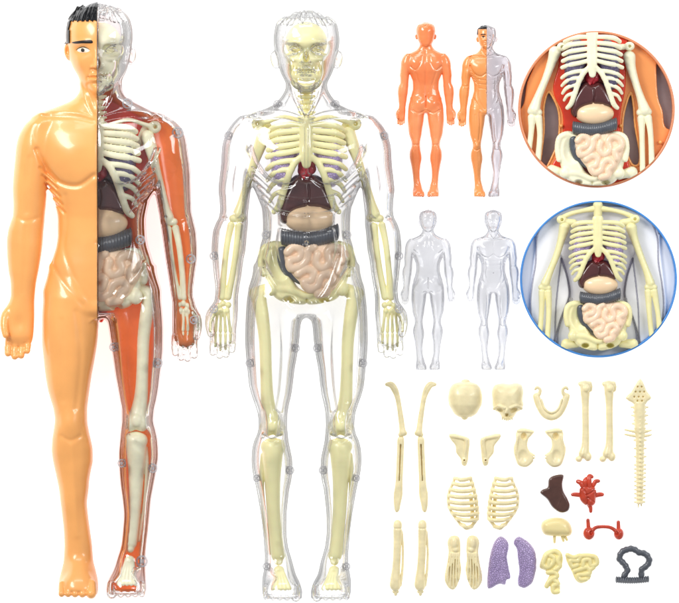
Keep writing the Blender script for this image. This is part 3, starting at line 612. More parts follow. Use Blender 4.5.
def limb_bones(par, f, sides, mat, zb, h=.7):
    """bones of arms and legs. f(side,x,y)->(x,y) maps right-hand-side layout of the middle figure"""
    og = org(par)
    for s_ in sides:
        g = lambda x, y, z, r: (*f(s_, x, y), z + zb, r)
        def V(pts, pad, z0, z1, hh=h):
            a = np.array([f(s_, *p) for p in pts]); return Vol(a[:, 0].min() - pad, a[:, 0].max() + pad, a[:, 1].min() - pad, a[:, 1].max() + pad, zb + z0, zb + z1, hh)
        v = V([(316, 118), (362, 140)], 9, -16, 16)                    # shoulder blade and collarbone
        v.chain([g(311, 122, 8, 2.4), g(328, 117, 9, 2.0), g(343, 121, 5, 2.2), g(353, 124, 3, 2.6)], 1)
        v.ell(g(355, 124, 3, 0)[:3], (6.6, 6.6, 3.4), 1.0); v.ell(g(355.5, 124, 6, 0)[:3], (2.2, 2.2, 6), .6, cut=True)
        v.chain([g(346, 126, -4, 4.5), g(341, 138, -6, 4), g(338, 148, -8, 2.5)], 2, fz=.6)
        build(v, 'shoulder_blade', mat, par, og)
        v = V([(344, 134), (382, 224)], 10, -14, 14)                    # upper arm bone
        v.chain([g(348.5, 134, 1, 7.2), g(353, 146, 2, 6.2), g(359, 164, 2, 4.4), g(366, 185, 2, 3.9), g(371, 203, 2, 4.6), g(374, 214, 2, 6.2)], 1.5)
        v.chain([g(370.5, 218, 2, 4.2), g(380, 218.5, 2, 4.0)], 2, sub=1); v.line([g(372, 224, 0, 0)[:2], g(381, 214, 0, 0)[:2]], 1, .5, zb)
        build(v, 'upper_arm_bone', mat, par, og)
        v = V([(372, 224), (394, 300)], 8, -12, 12)
        v.chain([g(374, 226, 2, 3.9), g(376, 245, 2, 3.3), g(380, 272, 2, 3.1), g(385, 297, 2, 3.6)], 1)
        v.chain([g(382, 225, 2, 3.6), g(386, 245, 2, 3.1), g(389, 272, 2, 3.1), g(391, 297, 2, 3.8)], 1)
        build(v, 'forearm_bones', mat, par, og)
        v = V([(378, 302), (400, 352)], 8, -12, 14)
        for dx, dy in ((384.5, 305), (390, 303.5), (394.5, 306), (386, 311), (392, 310.5), (396, 312)): v.ell(g(dx, dy, 3, 0)[:3], (3, 3.2, 3), 1)
        for i, (x0, x1, ye) in enumerate(((385, 382.5, 343), (388.5, 387.5, 349), (392, 392.5, 350), (395.5, 397.5, 346))):
            v.chain([g(x0, 312, 3, 1.9), g((x0 + x1) / 2, 322, 4, 1.4), g(x1, 331, 4, 1.9)], .4)
            v.chain([g(x1, 334.5, 4, 1.7), g(x1, 340, 4.5, 1.3), g(x1, ye, 6, 1.4)], .4)
        v.chain([g(398, 313, 6, 1.8), g(402, 322, 9, 1.5), g(402.5, 331, 12, 1.5)], .4)
        build(v, 'hand_bones', mat, par, og)
        v = V([(330, 284), (362, 438)], 12, -14, 18)                    # thigh bone
        v.chain([g(347, 290, -2, 6.5), g(354, 296, 0, 7.5), g(351, 315, 1, 6.8), g(348, 340, 2, 6.2), g(347, 370, 2, 6.0), g(346, 395, 2, 6.6), g(344, 412, 2, 8), g(341.5, 424, 2, 10)], 2)
        v.ell(g(359, 294, 0, 0)[:3], (5, 7, 6), 3)
        v.ell(g(334.5, 428, 3, 0)[:3], (7, 8.6, 8), 3); v.ell(g(346.5, 428, 3, 0)[:3], (7, 8.4, 8), 3); v.ell(g(341, 425, 10, 0)[:3], (5.5, 6.5, 3.5), 1.2)
        build(v, 'thigh_bone', mat, par, og)
        v = V([(322, 440), (356, 566)], 10, -16, 16)                    # shin bones
        v.chain([g(333.5, 446, 1, 6.4), g(346, 446, 1, 6.2)], 3, sub=1)
        v.chain([g(340, 448, 1, 10.5), g(340.5, 460, 1, 9.8), g(340.5, 480, 0, 8.0), g(339.5, 510, 0, 6.8), g(337, 540, 0, 6.6), g(335, 555, 0, 7.0)], 3)
        v.chain([g(350, 455, -2, 2.6), g(351.5, 480, -1, 2.4), g(348.5, 520, -2, 2.2), g(343, 552, -2, 2.8)], 1)
        v.ell(g(334.5, 561, 1, 0)[:3], (4.4, 4.5, 5), 1)
        build(v, 'shin_bones', mat, par, og)
        v = V([(318, 566), (344, 592)], 8, -12, 24)
        v.ell(g(334, 570, 3, 0)[:3], (5.4, 4.6, 6), 2)
        for i in range(5):
            x1 = 323 + i * 4.2; v.chain([g(331 + i * 1.6, 570, 6, 2.0), g((331 + i * 1.6 + x1) / 2, 579, 11, 1.7), g(x1 + .5, 588, 15, 2.2)], .5)
        build(v, 'foot_bones', mat, par, og)

# clear screw pegs, one mesh shared
_pv = Vol(-6, 6, -6, 6, -4, 4, .35)
_pv.add(lambda X, Y, Z_: np.maximum(np.abs(np.sqrt(X * X + Y * Y) - 3.6) - .75, np.abs(Z_) - 1.6), [(-5, 5), (-5, 5), (-2, 2)])
_pv.add(lambda X, Y, Z_: np.maximum(np.sqrt(X * X + Y * Y) - 1.7, np.abs(Z_) - 1.1), [(-5, 5), (-5, 5), (-2, 2)])
_pv.cap((-3, -3, 0), (3, 3, 0), .5, .5).cap((3, -3, 0), (-3, 3, 0), .5, .5)
_V, _Q = nets(_pv.F, _pv.o, _pv.h); peg_mesh = mesh_from("screw_peg", relax(_V, _Q), _Q, (0, 0)); peg_mesh.materials.append(M['clear_peg'])
def top_z(v, F, x, y):
    c = F[int(round((x - v.x[0]) / v.h)), int(round((y - v.y[0]) / v.h)), :]; i = np.nonzero(c < 0)[0]
    return float(v.z[i[-1]]) if len(i) else 32.0
def peg(par, x, y, z, s=1.0):
    o = bpy.data.objects.new("screw_peg", peg_mesh); C.objects.link(o); o.parent = par; g = org(par)
    o.location = ((x - g[0]) * S, -(y - g[1]) * S, z * S); o.scale = (s, s, s); return o

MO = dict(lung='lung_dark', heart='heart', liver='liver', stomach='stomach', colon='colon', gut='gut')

# ================================================================== figure on the left
fa = thing('anatomy_model', 'large anatomy model, half tan skin with black hair and half clear cover over orange insides', 'anatomy model', 98, 300)
va = body(PA, .85, .62, abs_=False, faceamp=1.15, chest=1.6)
FA = va.F; X, Y, ZZ = va.x[:, None, None], va.y[None, :, None], va.z[None, None, :]
sp = PA['split']
build(va, 'skin_body', 'skin', fa, org(fa), F=np.maximum(FA, X - sp - .25))
# hair on the skin half
hl = Vol(60, 100, -6, 60, -2, 74, .6)
def resample(v, F, w):
    gx = np.clip((w.x - v.x[0]) / v.h, 0, len(v.x) - 1.001); gy = np.clip((w.y - v.y[0]) / v.h, 0, len(v.y) - 1.001); gz = np.clip((w.z - v.z[0]) / v.h, 0, len(v.z) - 1.001)
    out = 0
    ix, iy, iz = gx.astype(int), gy.astype(int), gz.astype(int); fx, fy, fz = gx - ix, gy - iy, gz - iz
    for a in (0, 1):
        for b in (0, 1):
            for c in (0, 1):
                wgt = (fx if a else 1 - fx)[:, None, None] * (fy if b else 1 - fy)[None, :, None] * (fz if c else 1 - fz)[None, None, :]
                out = out + wgt * F[np.ix_(ix + a, iy + b, iz + c)]
    return out.astype(np.float32)
hf = resample(va, FA, hl) - 1.6 - 1.2 * np.clip((26 - hl.y[None, :, None]) / 20, 0, 1)
hx, hy, hz = hl.x[:, None, None], hl.y[None, :, None], hl.z[None, None, :]
zone = np.minimum(hy - (22.5 + .8 * np.sin(hx * 1.3) ), np.maximum(hx - (70.6 - (hy - 22) * .04), hy - 44)) + 0 * hz
zone = np.maximum(zone, hx - sp - .2)
hl.F = np.maximum(hf, zone).astype(np.float32)
for i in range(13):
    x0 = 97 - i * .8; x1 = 97 - i * 2.3
    hl.line([(x0, 0), ((x0 + x1) / 2 - 1, 9), (x1, 24 + (6 if i > 10 else 0))], .65, .9, 4)
build(hl, 'hair', 'hair', fa, org(fa))
def patch(P2, x0, x1, y0, y1, name, mat, off, par, k=.5):
    w = Vol(x0, x1, y0, y1, 30, 74, k); w.F = resample(va, FA, w) - off
    w.F = np.maximum(w.F, -(w.F + off + 1.2)); PP = catmull(list(P2) + [P2[0]], 5, closed=True)
    w.F = np.maximum(w.F, poly_sdf(PP, w.x[:, None], w.y[None, :])[:, :, None].astype(np.float32)); return build(w, name, mat, par, org(fa))
patch([(72.2, 43.2), (78, 42), (90, 41), (93.4, 42), (93, 44.4), (84, 44.4), (76, 44.6)], 70, 96, 38, 48, 'eyebrow', 'ink', .5, fa, .4)
e_ = patch([(77.5, 51), (81, 48.7), (86, 48.6), (91, 51.5), (87, 53.6), (81, 53.4)], 74, 94, 45, 57, 'eye', 'eyewhite', .35, fa, .4)
patch([(83, 49.2), (85.2, 50), (85.4, 52), (83.6, 53), (81.9, 52), (81.9, 50)], 80, 88, 46, 56, 'pupil', 'ink', .75, e_, .35)
patch([(76.4, 50.8), (81, 48.0), (86, 47.9), (91.5, 51.3), (86, 48.7), (81, 48.8)], 74, 94, 45, 57, 'eyelid', 'ink', .6, fa, .35)
# orange tray (back shell) on the right
tray = np.maximum(np.maximum(FA + 1.0, ZZ - 33), -(np.maximum(FA + 5.5, 10 - ZZ)))
tray = np.maximum(tray, np.maximum(sp + .3 - X, 90 - Y - (X - 98) * .25))
inner_cut = None
build(va, 'back_shell', 'orange', fa, org(fa), F=tray)
# deep red lining of the trunk
tv = Vol(97, 172, 92, 322, 6, 22, .9)
tv.poly([(96, 92), (121, 96), (126, 104), (146, 112), (160, 122), (150, 140), (152, 170), (144, 195), (141, 215), (141, 240), (148, 262), (152, 285), (146, 298), (128, 306), (110, 309), (97, 308)], 13, 5, 4)
tv.keep(lambda X, Y, Z_: sp + .6 - X)
build(tv, 'trunk_lining', 'red', fa, org(fa))
# rim bands of the orange tray round arm and leg
cov = np.maximum(FA, -(FA + 2.0)); cov = np.maximum(cov, np.maximum(sp + .1 - X, 30 - ZZ))
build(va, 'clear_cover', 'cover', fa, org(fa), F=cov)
hb = np.maximum(FA, -(FA + 2.0)); hb = np.maximum(np.maximum(hb, sp + .1 - X), np.maximum(ZZ - 29.2, Y - 100 + 0 * X))
build(va, 'clear_head_back', 'clear_hair', fa, org(fa), F=hb)
TA = T(97.5, .44, [(115, 126), (235, 168), (330, 211), (385, 233), (420, 250), (560, 301), (590, 311)], 32, .36)
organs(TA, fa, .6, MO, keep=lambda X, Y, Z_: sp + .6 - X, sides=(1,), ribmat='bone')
def mapA(s_, x, y):
    dx = float(np.interp(y, [120, 200, 300, 320], [-200, -206, -207, -204.5])) if x > 358 or y < 270 else -204.5
    if y < 270: dx = float(np.interp(y, [120, 200, 270], [-200, -206, -207]))
    dy = float(np.interp(y, [120, 200, 300, 430, 560, 590], [3, 4, 0, -5, -13, -4]))
    return x + dx, y + dy
limb_bones(fa, mapA, (1,), 'bone', 26)
skull_parts(fa, 98.0, 23, 24, 49, 66, 74, 93, 54, 1, 'bone')
spine_neck(fa, 98, 92, 124, 34, 'bone', sp + .5)
for x, y, z, s_ in ((128, 104, 47, 1.25), (178, 133, 45, 1.35), (140.5, 240, 44, 1.15), (191, 259, 42, 1.15), (114, 347, 42, 1.05), (158, 363, 42, 1.15), (122, 463, 34, 1), (153, 468, 36, 1.1), (142, 561, 40, 1.4), (194, 320, 40, 1)):
    peg(fa, x, y, top_z(va, FA, x, y) + .6, s_)

# ================================================================== clear figure in the middle
fb = thing('anatomy_model', 'large fully clear anatomy model in the middle showing yellow skeleton and belly organs', 'anatomy model', BC, 300)
vb = body(PB, .85, 1.75, abs_=True, faceamp=1.9, hamp=1.5)
shell = np.maximum(vb.F, -(vb.F + 2.0))
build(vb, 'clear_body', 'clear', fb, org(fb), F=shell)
TB = T(306.5, .41, [(115, 124), (235, 164), (330, 207), (385, 229), (420, 243), (560, 293), (590, 304)], 32, .36)
organs(TB, fb, .6, dict(MO, lung='lung', liver='liver'), ribmat='bone_clear')
def mapB(s_, x, y): return (x, y) if s_ > 0 else (2 * BC - x, y)
limb_bones(fb, mapB, (-1, 1), 'bone_clear', 28)
skull_parts(fb, 306.3, 23, 21, 49, 60, 69, 91, 54, 0, 'bone_clear')
spine_neck(fb, 306.5, 92, 124, 34, 'bone_clear')
for x, y, z, s_ in ((277.5, 104.5, 46, 1), (228.5, 136, 43, 1), (266, 235, 40, 1), (214, 256, 38, 1), (214, 309, 42, 1), (296, 348, 38, .95), (250, 363, 40, 1), (290, 470, 34, 1), (256.5, 478, 34, .85), (266.5, 566, 36, .9)):
    zz_ = top_z(vb, vb.F, x, y) + .6; peg(fb, x, y, zz_, s_); peg(fb, 2 * BC - x, y, zz_, s_)

# ================================================================== four small figures
vf = body(PB, 1.3, 1.9, faceamp=1.0)
vk = body(PB, 1.3, 1.0, back=True, faceamp=0)
def small(label, x, ytop, s, parts, cat='anatomy model', group='small anatomy models'):
    t = thing('small_anatomy_model', label, cat, x, ytop + 146)
    me_org = (BC, 8 + 146 / s)
    for v, F, name, mat in parts: build(v, name, mat, t, me_org, F=F, scale=s)
    t['org'] = me_org; return t
XF = vf.x[:, None, None]
smt = small('small solid orange anatomy model seen from behind', 426, 21, .297, [(vk, None, 'body', 'orange_body')])
sm4 = small('small anatomy model facing front, tan left half with black hair and smoky clear right half', 487, 24, .292,
            [(vf, np.maximum(vf.F, XF - BC), 'skin_body', 'orange_pale'), (vf, np.maximum(np.maximum(vf.F, BC + .4 - XF), -(vf.F + 3)), 'clear_half', 'silver')])
hv = Vol(268, 307.5, 4, 46, -2, 74, 1.0); hv.F = resample(vf, vf.F, hv) - 1.2
hv.F = np.maximum(hv.F, np.maximum(np.minimum(hv.y[None, :, None] - 25, np.maximum(hv.x[:, None, None] - 277, hv.y[None, :, None] - 44)), hv.x[:, None, None] - BC) + 0 * hv.z[None, None, :]).astype(np.float32)
build(hv, 'hair', 'hair', sm4, org(sm4), scale=.292)
def spatch(pts, name, par_):
    xs = [p_[0] for p_ in pts]; ys = [p_[1] for p_ in pts]
    w = Vol(min(xs) - 2, max(xs) + 2, min(ys) - 2, max(ys) + 2, 30, 74, .6); w.F = resample(vf, vf.F, w) - .8
    w.F = np.maximum(w.F, -(w.F + 2)); PP = catmull(list(pts) + [pts[0]], 3, closed=True)
    w.F = np.maximum(w.F, poly_sdf(PP, w.x[:, None], w.y[None, :])[:, :, None].astype(np.float32)); build(w, name, 'ink', par_, org(par_), scale=.292)
spatch([(285, 43), (292, 40.6), (302, 41.5), (302, 44), (292, 43.6), (286, 45)], 'eyebrow', sm4)
spatch([(290, 49.5), (297, 48), (300, 51), (296, 53.4), (291, 52)], 'eye', sm4)
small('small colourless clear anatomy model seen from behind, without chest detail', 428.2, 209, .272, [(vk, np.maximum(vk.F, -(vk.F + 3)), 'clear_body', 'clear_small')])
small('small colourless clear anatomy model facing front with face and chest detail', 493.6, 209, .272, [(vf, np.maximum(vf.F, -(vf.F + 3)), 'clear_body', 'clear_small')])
del vf, vk, vb

# ================================================================== round insets
def ring(par, cx, cy, Rr, w, mat, hgt):
    v = Vol(cx - Rr - 3, cx + Rr + 3, cy - Rr - 3, cy + Rr + 3, 0, hgt + 1, .6)
    v.add(lambda X, Y, Z_: np.maximum(np.abs(np.sqrt((X - cx) ** 2 + (Y - cy) ** 2) - Rr) - w, np.abs(Z_ - hgt / 2) - hgt / 2 + .4), [(cx - Rr - 2, cx + Rr + 2), (cy - Rr - 2, cy + Rr + 2), (0, hgt)])
    build(v, 'rim', mat, par, org(par))
def disc(par, cx, cy, Rr, z0, z1, name, mat, minus=(), h=.7, only=None, edge=1.2):
    v = Vol(cx - Rr - 2, cx + Rr + 2, cy - Rr - 2, cy + Rr + 2, z0 - 1, z1 + 1, h)
    zc, hz = (z0 + z1) / 2, (z1 - z0) / 2
    if only: v.poly(only, zc, hz, edge)
    else: v.add(lambda X, Y, Z_: np.maximum(np.sqrt((X - cx) ** 2 + (Y - cy) ** 2) - Rr, np.abs(Z_ - zc) - hz), [(cx - Rr, cx + Rr), (cy - Rr, cy + Rr), (z0, z1)])
    for m_ in minus: v.poly(m_, zc, hz * 3, 1.0, cut=True, k=.8)
    v.keep(lambda X, Y, Z_: np.sqrt((X - cx) ** 2 + (Y - cy) ** 2) - Rr + 0 * Z_)
    return build(v, name, mat, par, org(par))
def u1(x, y): return (515 + x / 3.17, y / 3.17)
def u2(x, y): return (515 + x / 3.445, 190 + y / 3.445)
def polyu(u, pts): return [u(*a) for a in pts]
# orange one
c1 = thing('round_inset', 'orange-rimmed round inset showing orange torso with ribs and organs', 'inset', 597, 109)
R1 = 76.5; kc1 = lambda X, Y, Z_: np.sqrt((X - 597) ** 2 + (Y - 109) ** 2) - R1 + 0 * Z_
ring(c1, 597, 109, 77.2, 1.3, 'ring_orange', 16)
disc(c1, 597, 109, 77, .5, 3, 'floor', 'tray_grey')
gaps = [polyu(u1, [(106, 290), (124, 310), (142, 360), (140, 440), (118, 500), (92, 545), (78, 545), (92, 420), (92, 340)]),
        polyu(u1, [(368, 292), (378, 330), (384, 400), (398, 480), (395, 520), (372, 520), (352, 470), (342, 430), (346, 360)]),
        polyu(u1, [(452, 195), (478, 230), (540, 290), (540, 400), (482, 405), (470, 350), (455, 300)]),
        polyu(u1, [(62, 205), (40, 260), (28, 330), (0, 350), (-10, 260), (40, 190)])]
disc(c1, 597, 109, 76.4, 3, 9, 'orange_body', 'orange_pale', gaps)
for g_ in gaps[:2]:
    v = Vol(520, 676, 30, 190, 2, 16, .6); P = catmull(g_ + [g_[0]], 4, closed=True)
    for a, b in zip(P[:-1], P[1:]): v.cap((a[0], a[1], 9), (b[0], b[1], 9), 1.2, 1.2, .6)
    v.keep(kc1); build(v, 'gap_rim', 'skin', c1, org(c1))
disc(c1, 597, 109, 76.0, 6, 11, 'red_lining', 'red', only=polyu(u1, [(150, 90), (345, 90), (352, 180), (352, 280), (338, 350), (336, 430), (356, 490), (368, 560), (350, 620), (110, 620), (100, 560), (130, 500), (150, 440), (152, 360), (122, 285), (140, 200)]))
T1 = T(592.3, 1 / 3.17, [(0, 0), (590, 590 / 3.17), (600, 600 / 3.17)], 22, .27)
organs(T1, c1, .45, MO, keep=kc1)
def arms_inset(par, u, pts_sets, keepf, mat, zc, h=.5):
    for name, chains in pts_sets:
        A = np.array([u(p_[0], p_[1]) for ch_ in chains for p_ in ch_]); sc = u(1, 0)[0] - u(0, 0)[0]
        v = Vol(A[:, 0].min() - 9, A[:, 0].max() + 9, A[:, 1].min() - 9, A[:, 1].max() + 9, 2, zc + 16, h)
        for ch_ in chains: v.chain([(*u(p_[0], p_[1]), zc + (p_[3] if len(p_) > 3 else 0), p_[2] * sc) for p_ in ch_], 1.2)
        if name == 'shoulder_blade':
            p_ = chains[0][-1]; q_ = u(p_[0], p_[1]); v.ell((q_[0], q_[1], zc + 2), (5.2, 4.6, 3), 1); v.ell((q_[0] + .3, q_[1], zc + 5), (1.6, 1.6, 5), .5, cut=True)
        v.keep(keepf)
        if (v.F < 0).any(): build(v, name, mat, par, org(par))
arms_inset(c1, u1, [
    ('shoulder_blade', [[(185, 140, 12), (165, 146, 12), (150, 148, 10)]]), ('shoulder_blade', [[(312, 146, 12), (335, 148, 10), (364, 146, 9)]]),
    ('upper_arm_bone', [[(128, 165, 20), (118, 195, 15), (98, 250, 12), (75, 305, 13), (62, 345, 19)], [(52, 352, 12), (76, 356, 12)]]),
    ('upper_arm_bone', [[(364, 180, 20), (370, 215, 15), (385, 265, 12), (400, 310, 13), (412, 348, 19)], [(398, 356, 12), (424, 354, 12)]]),
    ('forearm_bones', [[(54, 372, 13), (52, 420, 9), (42, 500, 9)], [(76, 372, 12), (80, 430, 9), (72, 520, 10)]]),
    ('forearm_bones', [[(402, 374, 13), (404, 430, 9), (406, 540, 9)], [(424, 372, 12), (432, 430, 9), (436, 540, 10)]]),
    ('thigh_bone', [[(118, 540, 18), (150, 548, 14), (160, 556, 12)], [(118, 540, 16), (105, 580, 14)]]),
    ('thigh_bone', [[(372, 545, 18), (345, 552, 14), (332, 558, 12)], [(372, 545, 16), (385, 590, 14)]])], kc1, 'bone', 15)
v = Vol(592 - 22, 592 + 22, 30, 40, 2, 40, .5)
for x, y in ((148, 398), (337, 398), (228, 585), (463, 450)):
    q_ = u1(x, y); v2 = Vol(q_[0] - 4, q_[0] + 4, q_[1] - 4, q_[1] + 4, 6, 18, .4); v2.ell((q_[0], q_[1], 12), (2.0, 2.0, 3)); build(v2, 'post', 'skin', c1, org(c1))
# blue one
c2 = thing('round_inset', 'blue-rimmed round inset showing a clear torso with yellow bones and organs', 'inset', 599, 279)
R2 = 77; kc2 = lambda X, Y, Z_: np.sqrt((X - 599) ** 2 + (Y - 279) ** 2) - R2 + 0 * Z_
ring(c2, 599, 279, 77.6, 1.0, 'ring_blue', 16)
disc(c2, 599, 279, 77.2, .5, 3, 'floor', 'tray_white')
m2 = lambda x: 570 - x
for pts in ([(162, 235), (180, 290), (190, 350), (184, 385), (162, 440), (148, 500), (152, 570)], [(162, 235), (150, 330), (142, 420), (138, 520), (120, 590)], [(92, 120), (76, 170), (73, 250), (60, 330), (55, 400), (66, 480), (90, 540)], [(92, 90), (78, 120), (72, 150)]):
    for mm in (lambda x: x, m2):
        v = Vol(515, 683, 195, 362, 1, 14, .6); P = catmull([u2(mm(a), b) for a, b in pts], 6)
        for a, b in zip(P[:-1], P[1:]): v.cap((a[0], a[1], 6), (b[0], b[1], 6), 1.0, 1.0, .5)
        v.keep(kc2)
        if (v.F < 0).any(): build(v, 'shell_edge', 'outline', c2, org(c2))
v = Vol(519, 679, 198, 360, 2, 12, .9)
P_t = polyu(u2, [(120, 60), (450, 60), (500, 110), (505, 200), (520, 330), (525, 420), (500, 500), (440, 560), (428, 500), (408, 440), (386, 385), (380, 350), (390, 290), (408, 235), (400, 180), (170, 180), (162, 235), (180, 290), (190, 350), (184, 385), (162, 440), (142, 500), (120, 560), (66, 480), (50, 420), (55, 330), (70, 200), (75, 110)])
v.poly(P_t, 4.5, 2, 1.5); v.keep(kc2); build(v, 'frosted_shell', 'tray_white', c2, org(c2))
T2 = T(598, .29, [(115, 221.5), (235, 254), (330, 277), (385, 291.6), (420, 302), (560, 339), (590, 350)], 22, .26)
organs(T2, c2, .45, dict(MO, lung='lung'), keep=kc2, ribmat='bone_yellow')
arms_inset(c2, u2, [
    ('collarbone', [[(272, 64, 11), (230, 72, 8), (190, 82, 8), (158, 98, 9)]]), ('collarbone', [[(300, 64, 11), (340, 70, 8), (380, 80, 8), (418, 96, 9)]]),
    ('breastbone_top', [[(287, 52, 17), (287, 75, 15), (287, 110, 14)]]),
    ('shoulder_blade', [[(205, 112, 12), (180, 110, 12), (162, 102, 10)]]), ('shoulder_blade', [[(372, 112, 12), (395, 108, 12), (414, 100, 10)]]),
    ('upper_arm_bone', [[(172, 128, 20), (162, 165, 14), (146, 220, 12), (122, 280, 12), (105, 322, 16)], [(92, 335, 11), (116, 338, 11)]]),
    ('upper_arm_bone', [[(402, 130, 20), (412, 165, 14), (432, 220, 12), (455, 280, 12), (468, 320, 16)], [(458, 335, 11), (482, 335, 11)]]),
    ('forearm_bones', [[(94, 350, 12), (92, 420, 9), (86, 505, 9)], [(116, 350, 12), (118, 420, 9), (112, 520, 10)]]),
    ('forearm_bones', [[(460, 350, 12), (464, 420, 9), (472, 500, 9)], [(482, 348, 12), (494, 420, 9), (500, 480, 10)]]),
    ('thigh_bone', [[(178, 530, 18), (215, 530, 14)], [(178, 530, 14), (165, 550, 12)]]), ('thigh_bone', [[(408, 530, 18), (370, 530, 14)], [(408, 530, 14), (420, 550, 12)]])], kc2, 'bone_yellow', 15)
for x in (195, 383): peg(c2, *u2(x, 377), 9, .45)

# ================================================================== loose parts
BL = 'bone_loose'
def a5(x, y): return (380 + x / 4.527, 370 + y / 4.527)
def a6(x, y): return (500 + x / 3.793, 370 + y / 3.793)
def a7(x, y): return (380 + x / 4.25, 465 + y / 4.25)
def a8(x, y): return (520 + x / 4.27, 465 + y / 4.27)
h_ = .45
# arms
def loose_arm(sg):
    c = 411; X_ = lambda x: x if sg < 0 else 2 * c - x
    t = thing('arm_bones', 'jointed arm bones curving in from the upper %s, %s of the pair' % (('left', 'left one') if sg < 0 else ('right', 'right one')), 'bone', X_(399), 440, 'arm bones')
    v = Vol(X_(398) - 16, X_(398) + 16, 378, 440, 0, 16, h_)
    g = lambda x, y, z, r: (X_(x), y, z, r)
    v.chain([g(387, 384.6, 6, 1.9), g(391.5, 385, 6.5, 3.2), g(395, 390, 6.5, 3.3), g(397.5, 397, 6, 2.7), g(399.4, 407, 6, 2.5), g(401.2, 419, 6, 2.8), g(402.4, 429, 6, 3.0), g(403, 433, 6, 3.7)], 1)
    v.cap(g(400.6, 435, 6, 0)[:3], g(405, 433.6, 6, 0)[:3], 2.3, 2.4, 1); v.line([g(389, 384, 0, 0)[:2], g(394, 388, 0, 0)[:2], g(397, 396, 0, 0)[:2]], .7, .5, 5)
    build(v, 'upper_arm_bone', BL, t, org(t))
    v = Vol(X_(398.5) - 11, X_(398.5) + 11, 434, 518, 0, 14, h_)
    v.poly([(X_(x), y) for x, y in ((398, 438), (404, 438), (404, 455), (403, 480), (402.8, 495), (401, 504), (399.5, 511), (396.5, 513), (394.4, 509), (393.6, 496), (395.4, 484), (396.4, 465), (397.2, 448))], 5, 3.6, 3)
    for zc in (9, 8, 7, 6): v.cap((X_(400.8), 445, zc), (X_(399.4), 481, zc), .8, .6, .1, cut=True)
    build(v, 'forearm_bones', BL, t, org(t))
loose_arm(-1); loose_arm(1)
# skull cap
v = Vol(444, 487, 376, 423, 0, 22, .5); v.prof([(381.5, 462, 469, 0, 5), (382.6, 457, 474, -6, 9), (385, 452.5, 478.5, -10, 13), (390, 449.4, 481.6, -13, 15.5), (397, 448.4, 482.7, -15, 17), (404, 449, 482.4, -15, 16.5), (410, 452, 479.5, -13, 14), (414.5, 455, 476.4, -10, 11), (417.4, 459.5, 471.5, -5, 7)], 0, 2.3).keep(lambda X, Y, Z_: .6 - Z_ + 0 * X)
v.ell((465, 417.4, 4), (3.4, 3, 3), 1).ell((466, 381.6, 4), (4.4, 2.4, 4), .8).wob(.25, 14, 3)
tag(build(v, 'cranium', BL), 'rounded ivory cranium dome with small knob at its lower edge', 'bone')
# skull face
t = thing('skull', 'ivory skull face with eye sockets, teeth and jagged upper rim', 'skull', 508, 402)
v = Vol(488, 528, 378, 425, 0, 24, .45)
v.poly([(492.4, 391), (494.6, 385.4), (499, 384), (504, 383.4), (510, 384.2), (516, 383), (519.5, 383.6), (522.6, 385.6), (524, 392), (523.2, 400), (524, 405), (521.6, 410), (517.4, 412.6), (513.6, 418), (508, 420.6), (503.2, 418.4), (499.6, 413), (495, 410.4), (492.8, 404)], 2, 15.5, 13, sub=4)
v.keep(lambda X, Y, Z_: .4 - Z_ + 0 * X)
v.chain([(494.6, 409, 10, 1.6), (499.2, 406.2, 15.5, 1.5), (505, 408.0, 16.4, 1.5)], .8); v.chain([(521.6, 408.6, 10, 1.6), (516.5, 406.0, 15.5, 1.5), (510.6, 408.0, 16.4, 1.5)], .8)
v.ell((500.0, 410.6, 15), (3.9, 2.7, 7), .4, rot=.22, cut=True).ell((514.4, 410.4, 15), (4.1, 2.7, 7), .4, rot=-.22, cut=True)
v.ell((507.2, 415.2, 15), (1.8, 2.3, 6), .3, cut=True); v.ell((507, 410.8, 15.4), (1.5, 3, 2.4), .8)
v.wob(.2, 9, 4)
build(v, 'skull_bone', BL, t, org(t))
v = Vol(498, 518, 412, 426, 2, 18, .3)
for i in range(6): v.cap((502.6 + i * 1.9, 417.2 + (1.2 - abs(i - 2.5) * .45), 12), (502.8 + i * 1.9, 419.4 + (1.2 - abs(i - 2.5) * .45), 11.5), .85, .75)
build(v, 'teeth', BL, t, org(t))
# jaw
v = Vol(530, 573, 381, 424, 0, 16, .4)
for sg in (-1, 1):
    c = 552; g = lambda x, y, z, r: ((c + (x - c)) if sg < 0 else 2 * c - x, y, z, r)
    v.chain([g(537, 397, 5, 3.5), g(539.4, 404, 5, 3.8), g(543.6, 412, 5.4, 3.9), g(548, 416, 6, 3.8), g(552, 417.4, 6.4, 3.2)], 1)
    v.chain([g(536.4, 396, 5, 2.8), g(539.8, 394, 6, 2.0), g(540.6, 389.6, 7, 1.5), g(537.6, 387.6, 7, 1.5), g(535.8, 389.4, 6.6, 1.2)], .7)
    v.chain([g(541.8, 400, 8, 1.2), g(544.4, 407.4, 8.6, 1.2), g(548, 411.6, 9, 1.2), g(552, 413, 9.4, 1.2)], .5)
tag(build(v, 'jaw', BL), 'horseshoe-shaped ivory lower jaw with hooked ends', 'jaw')
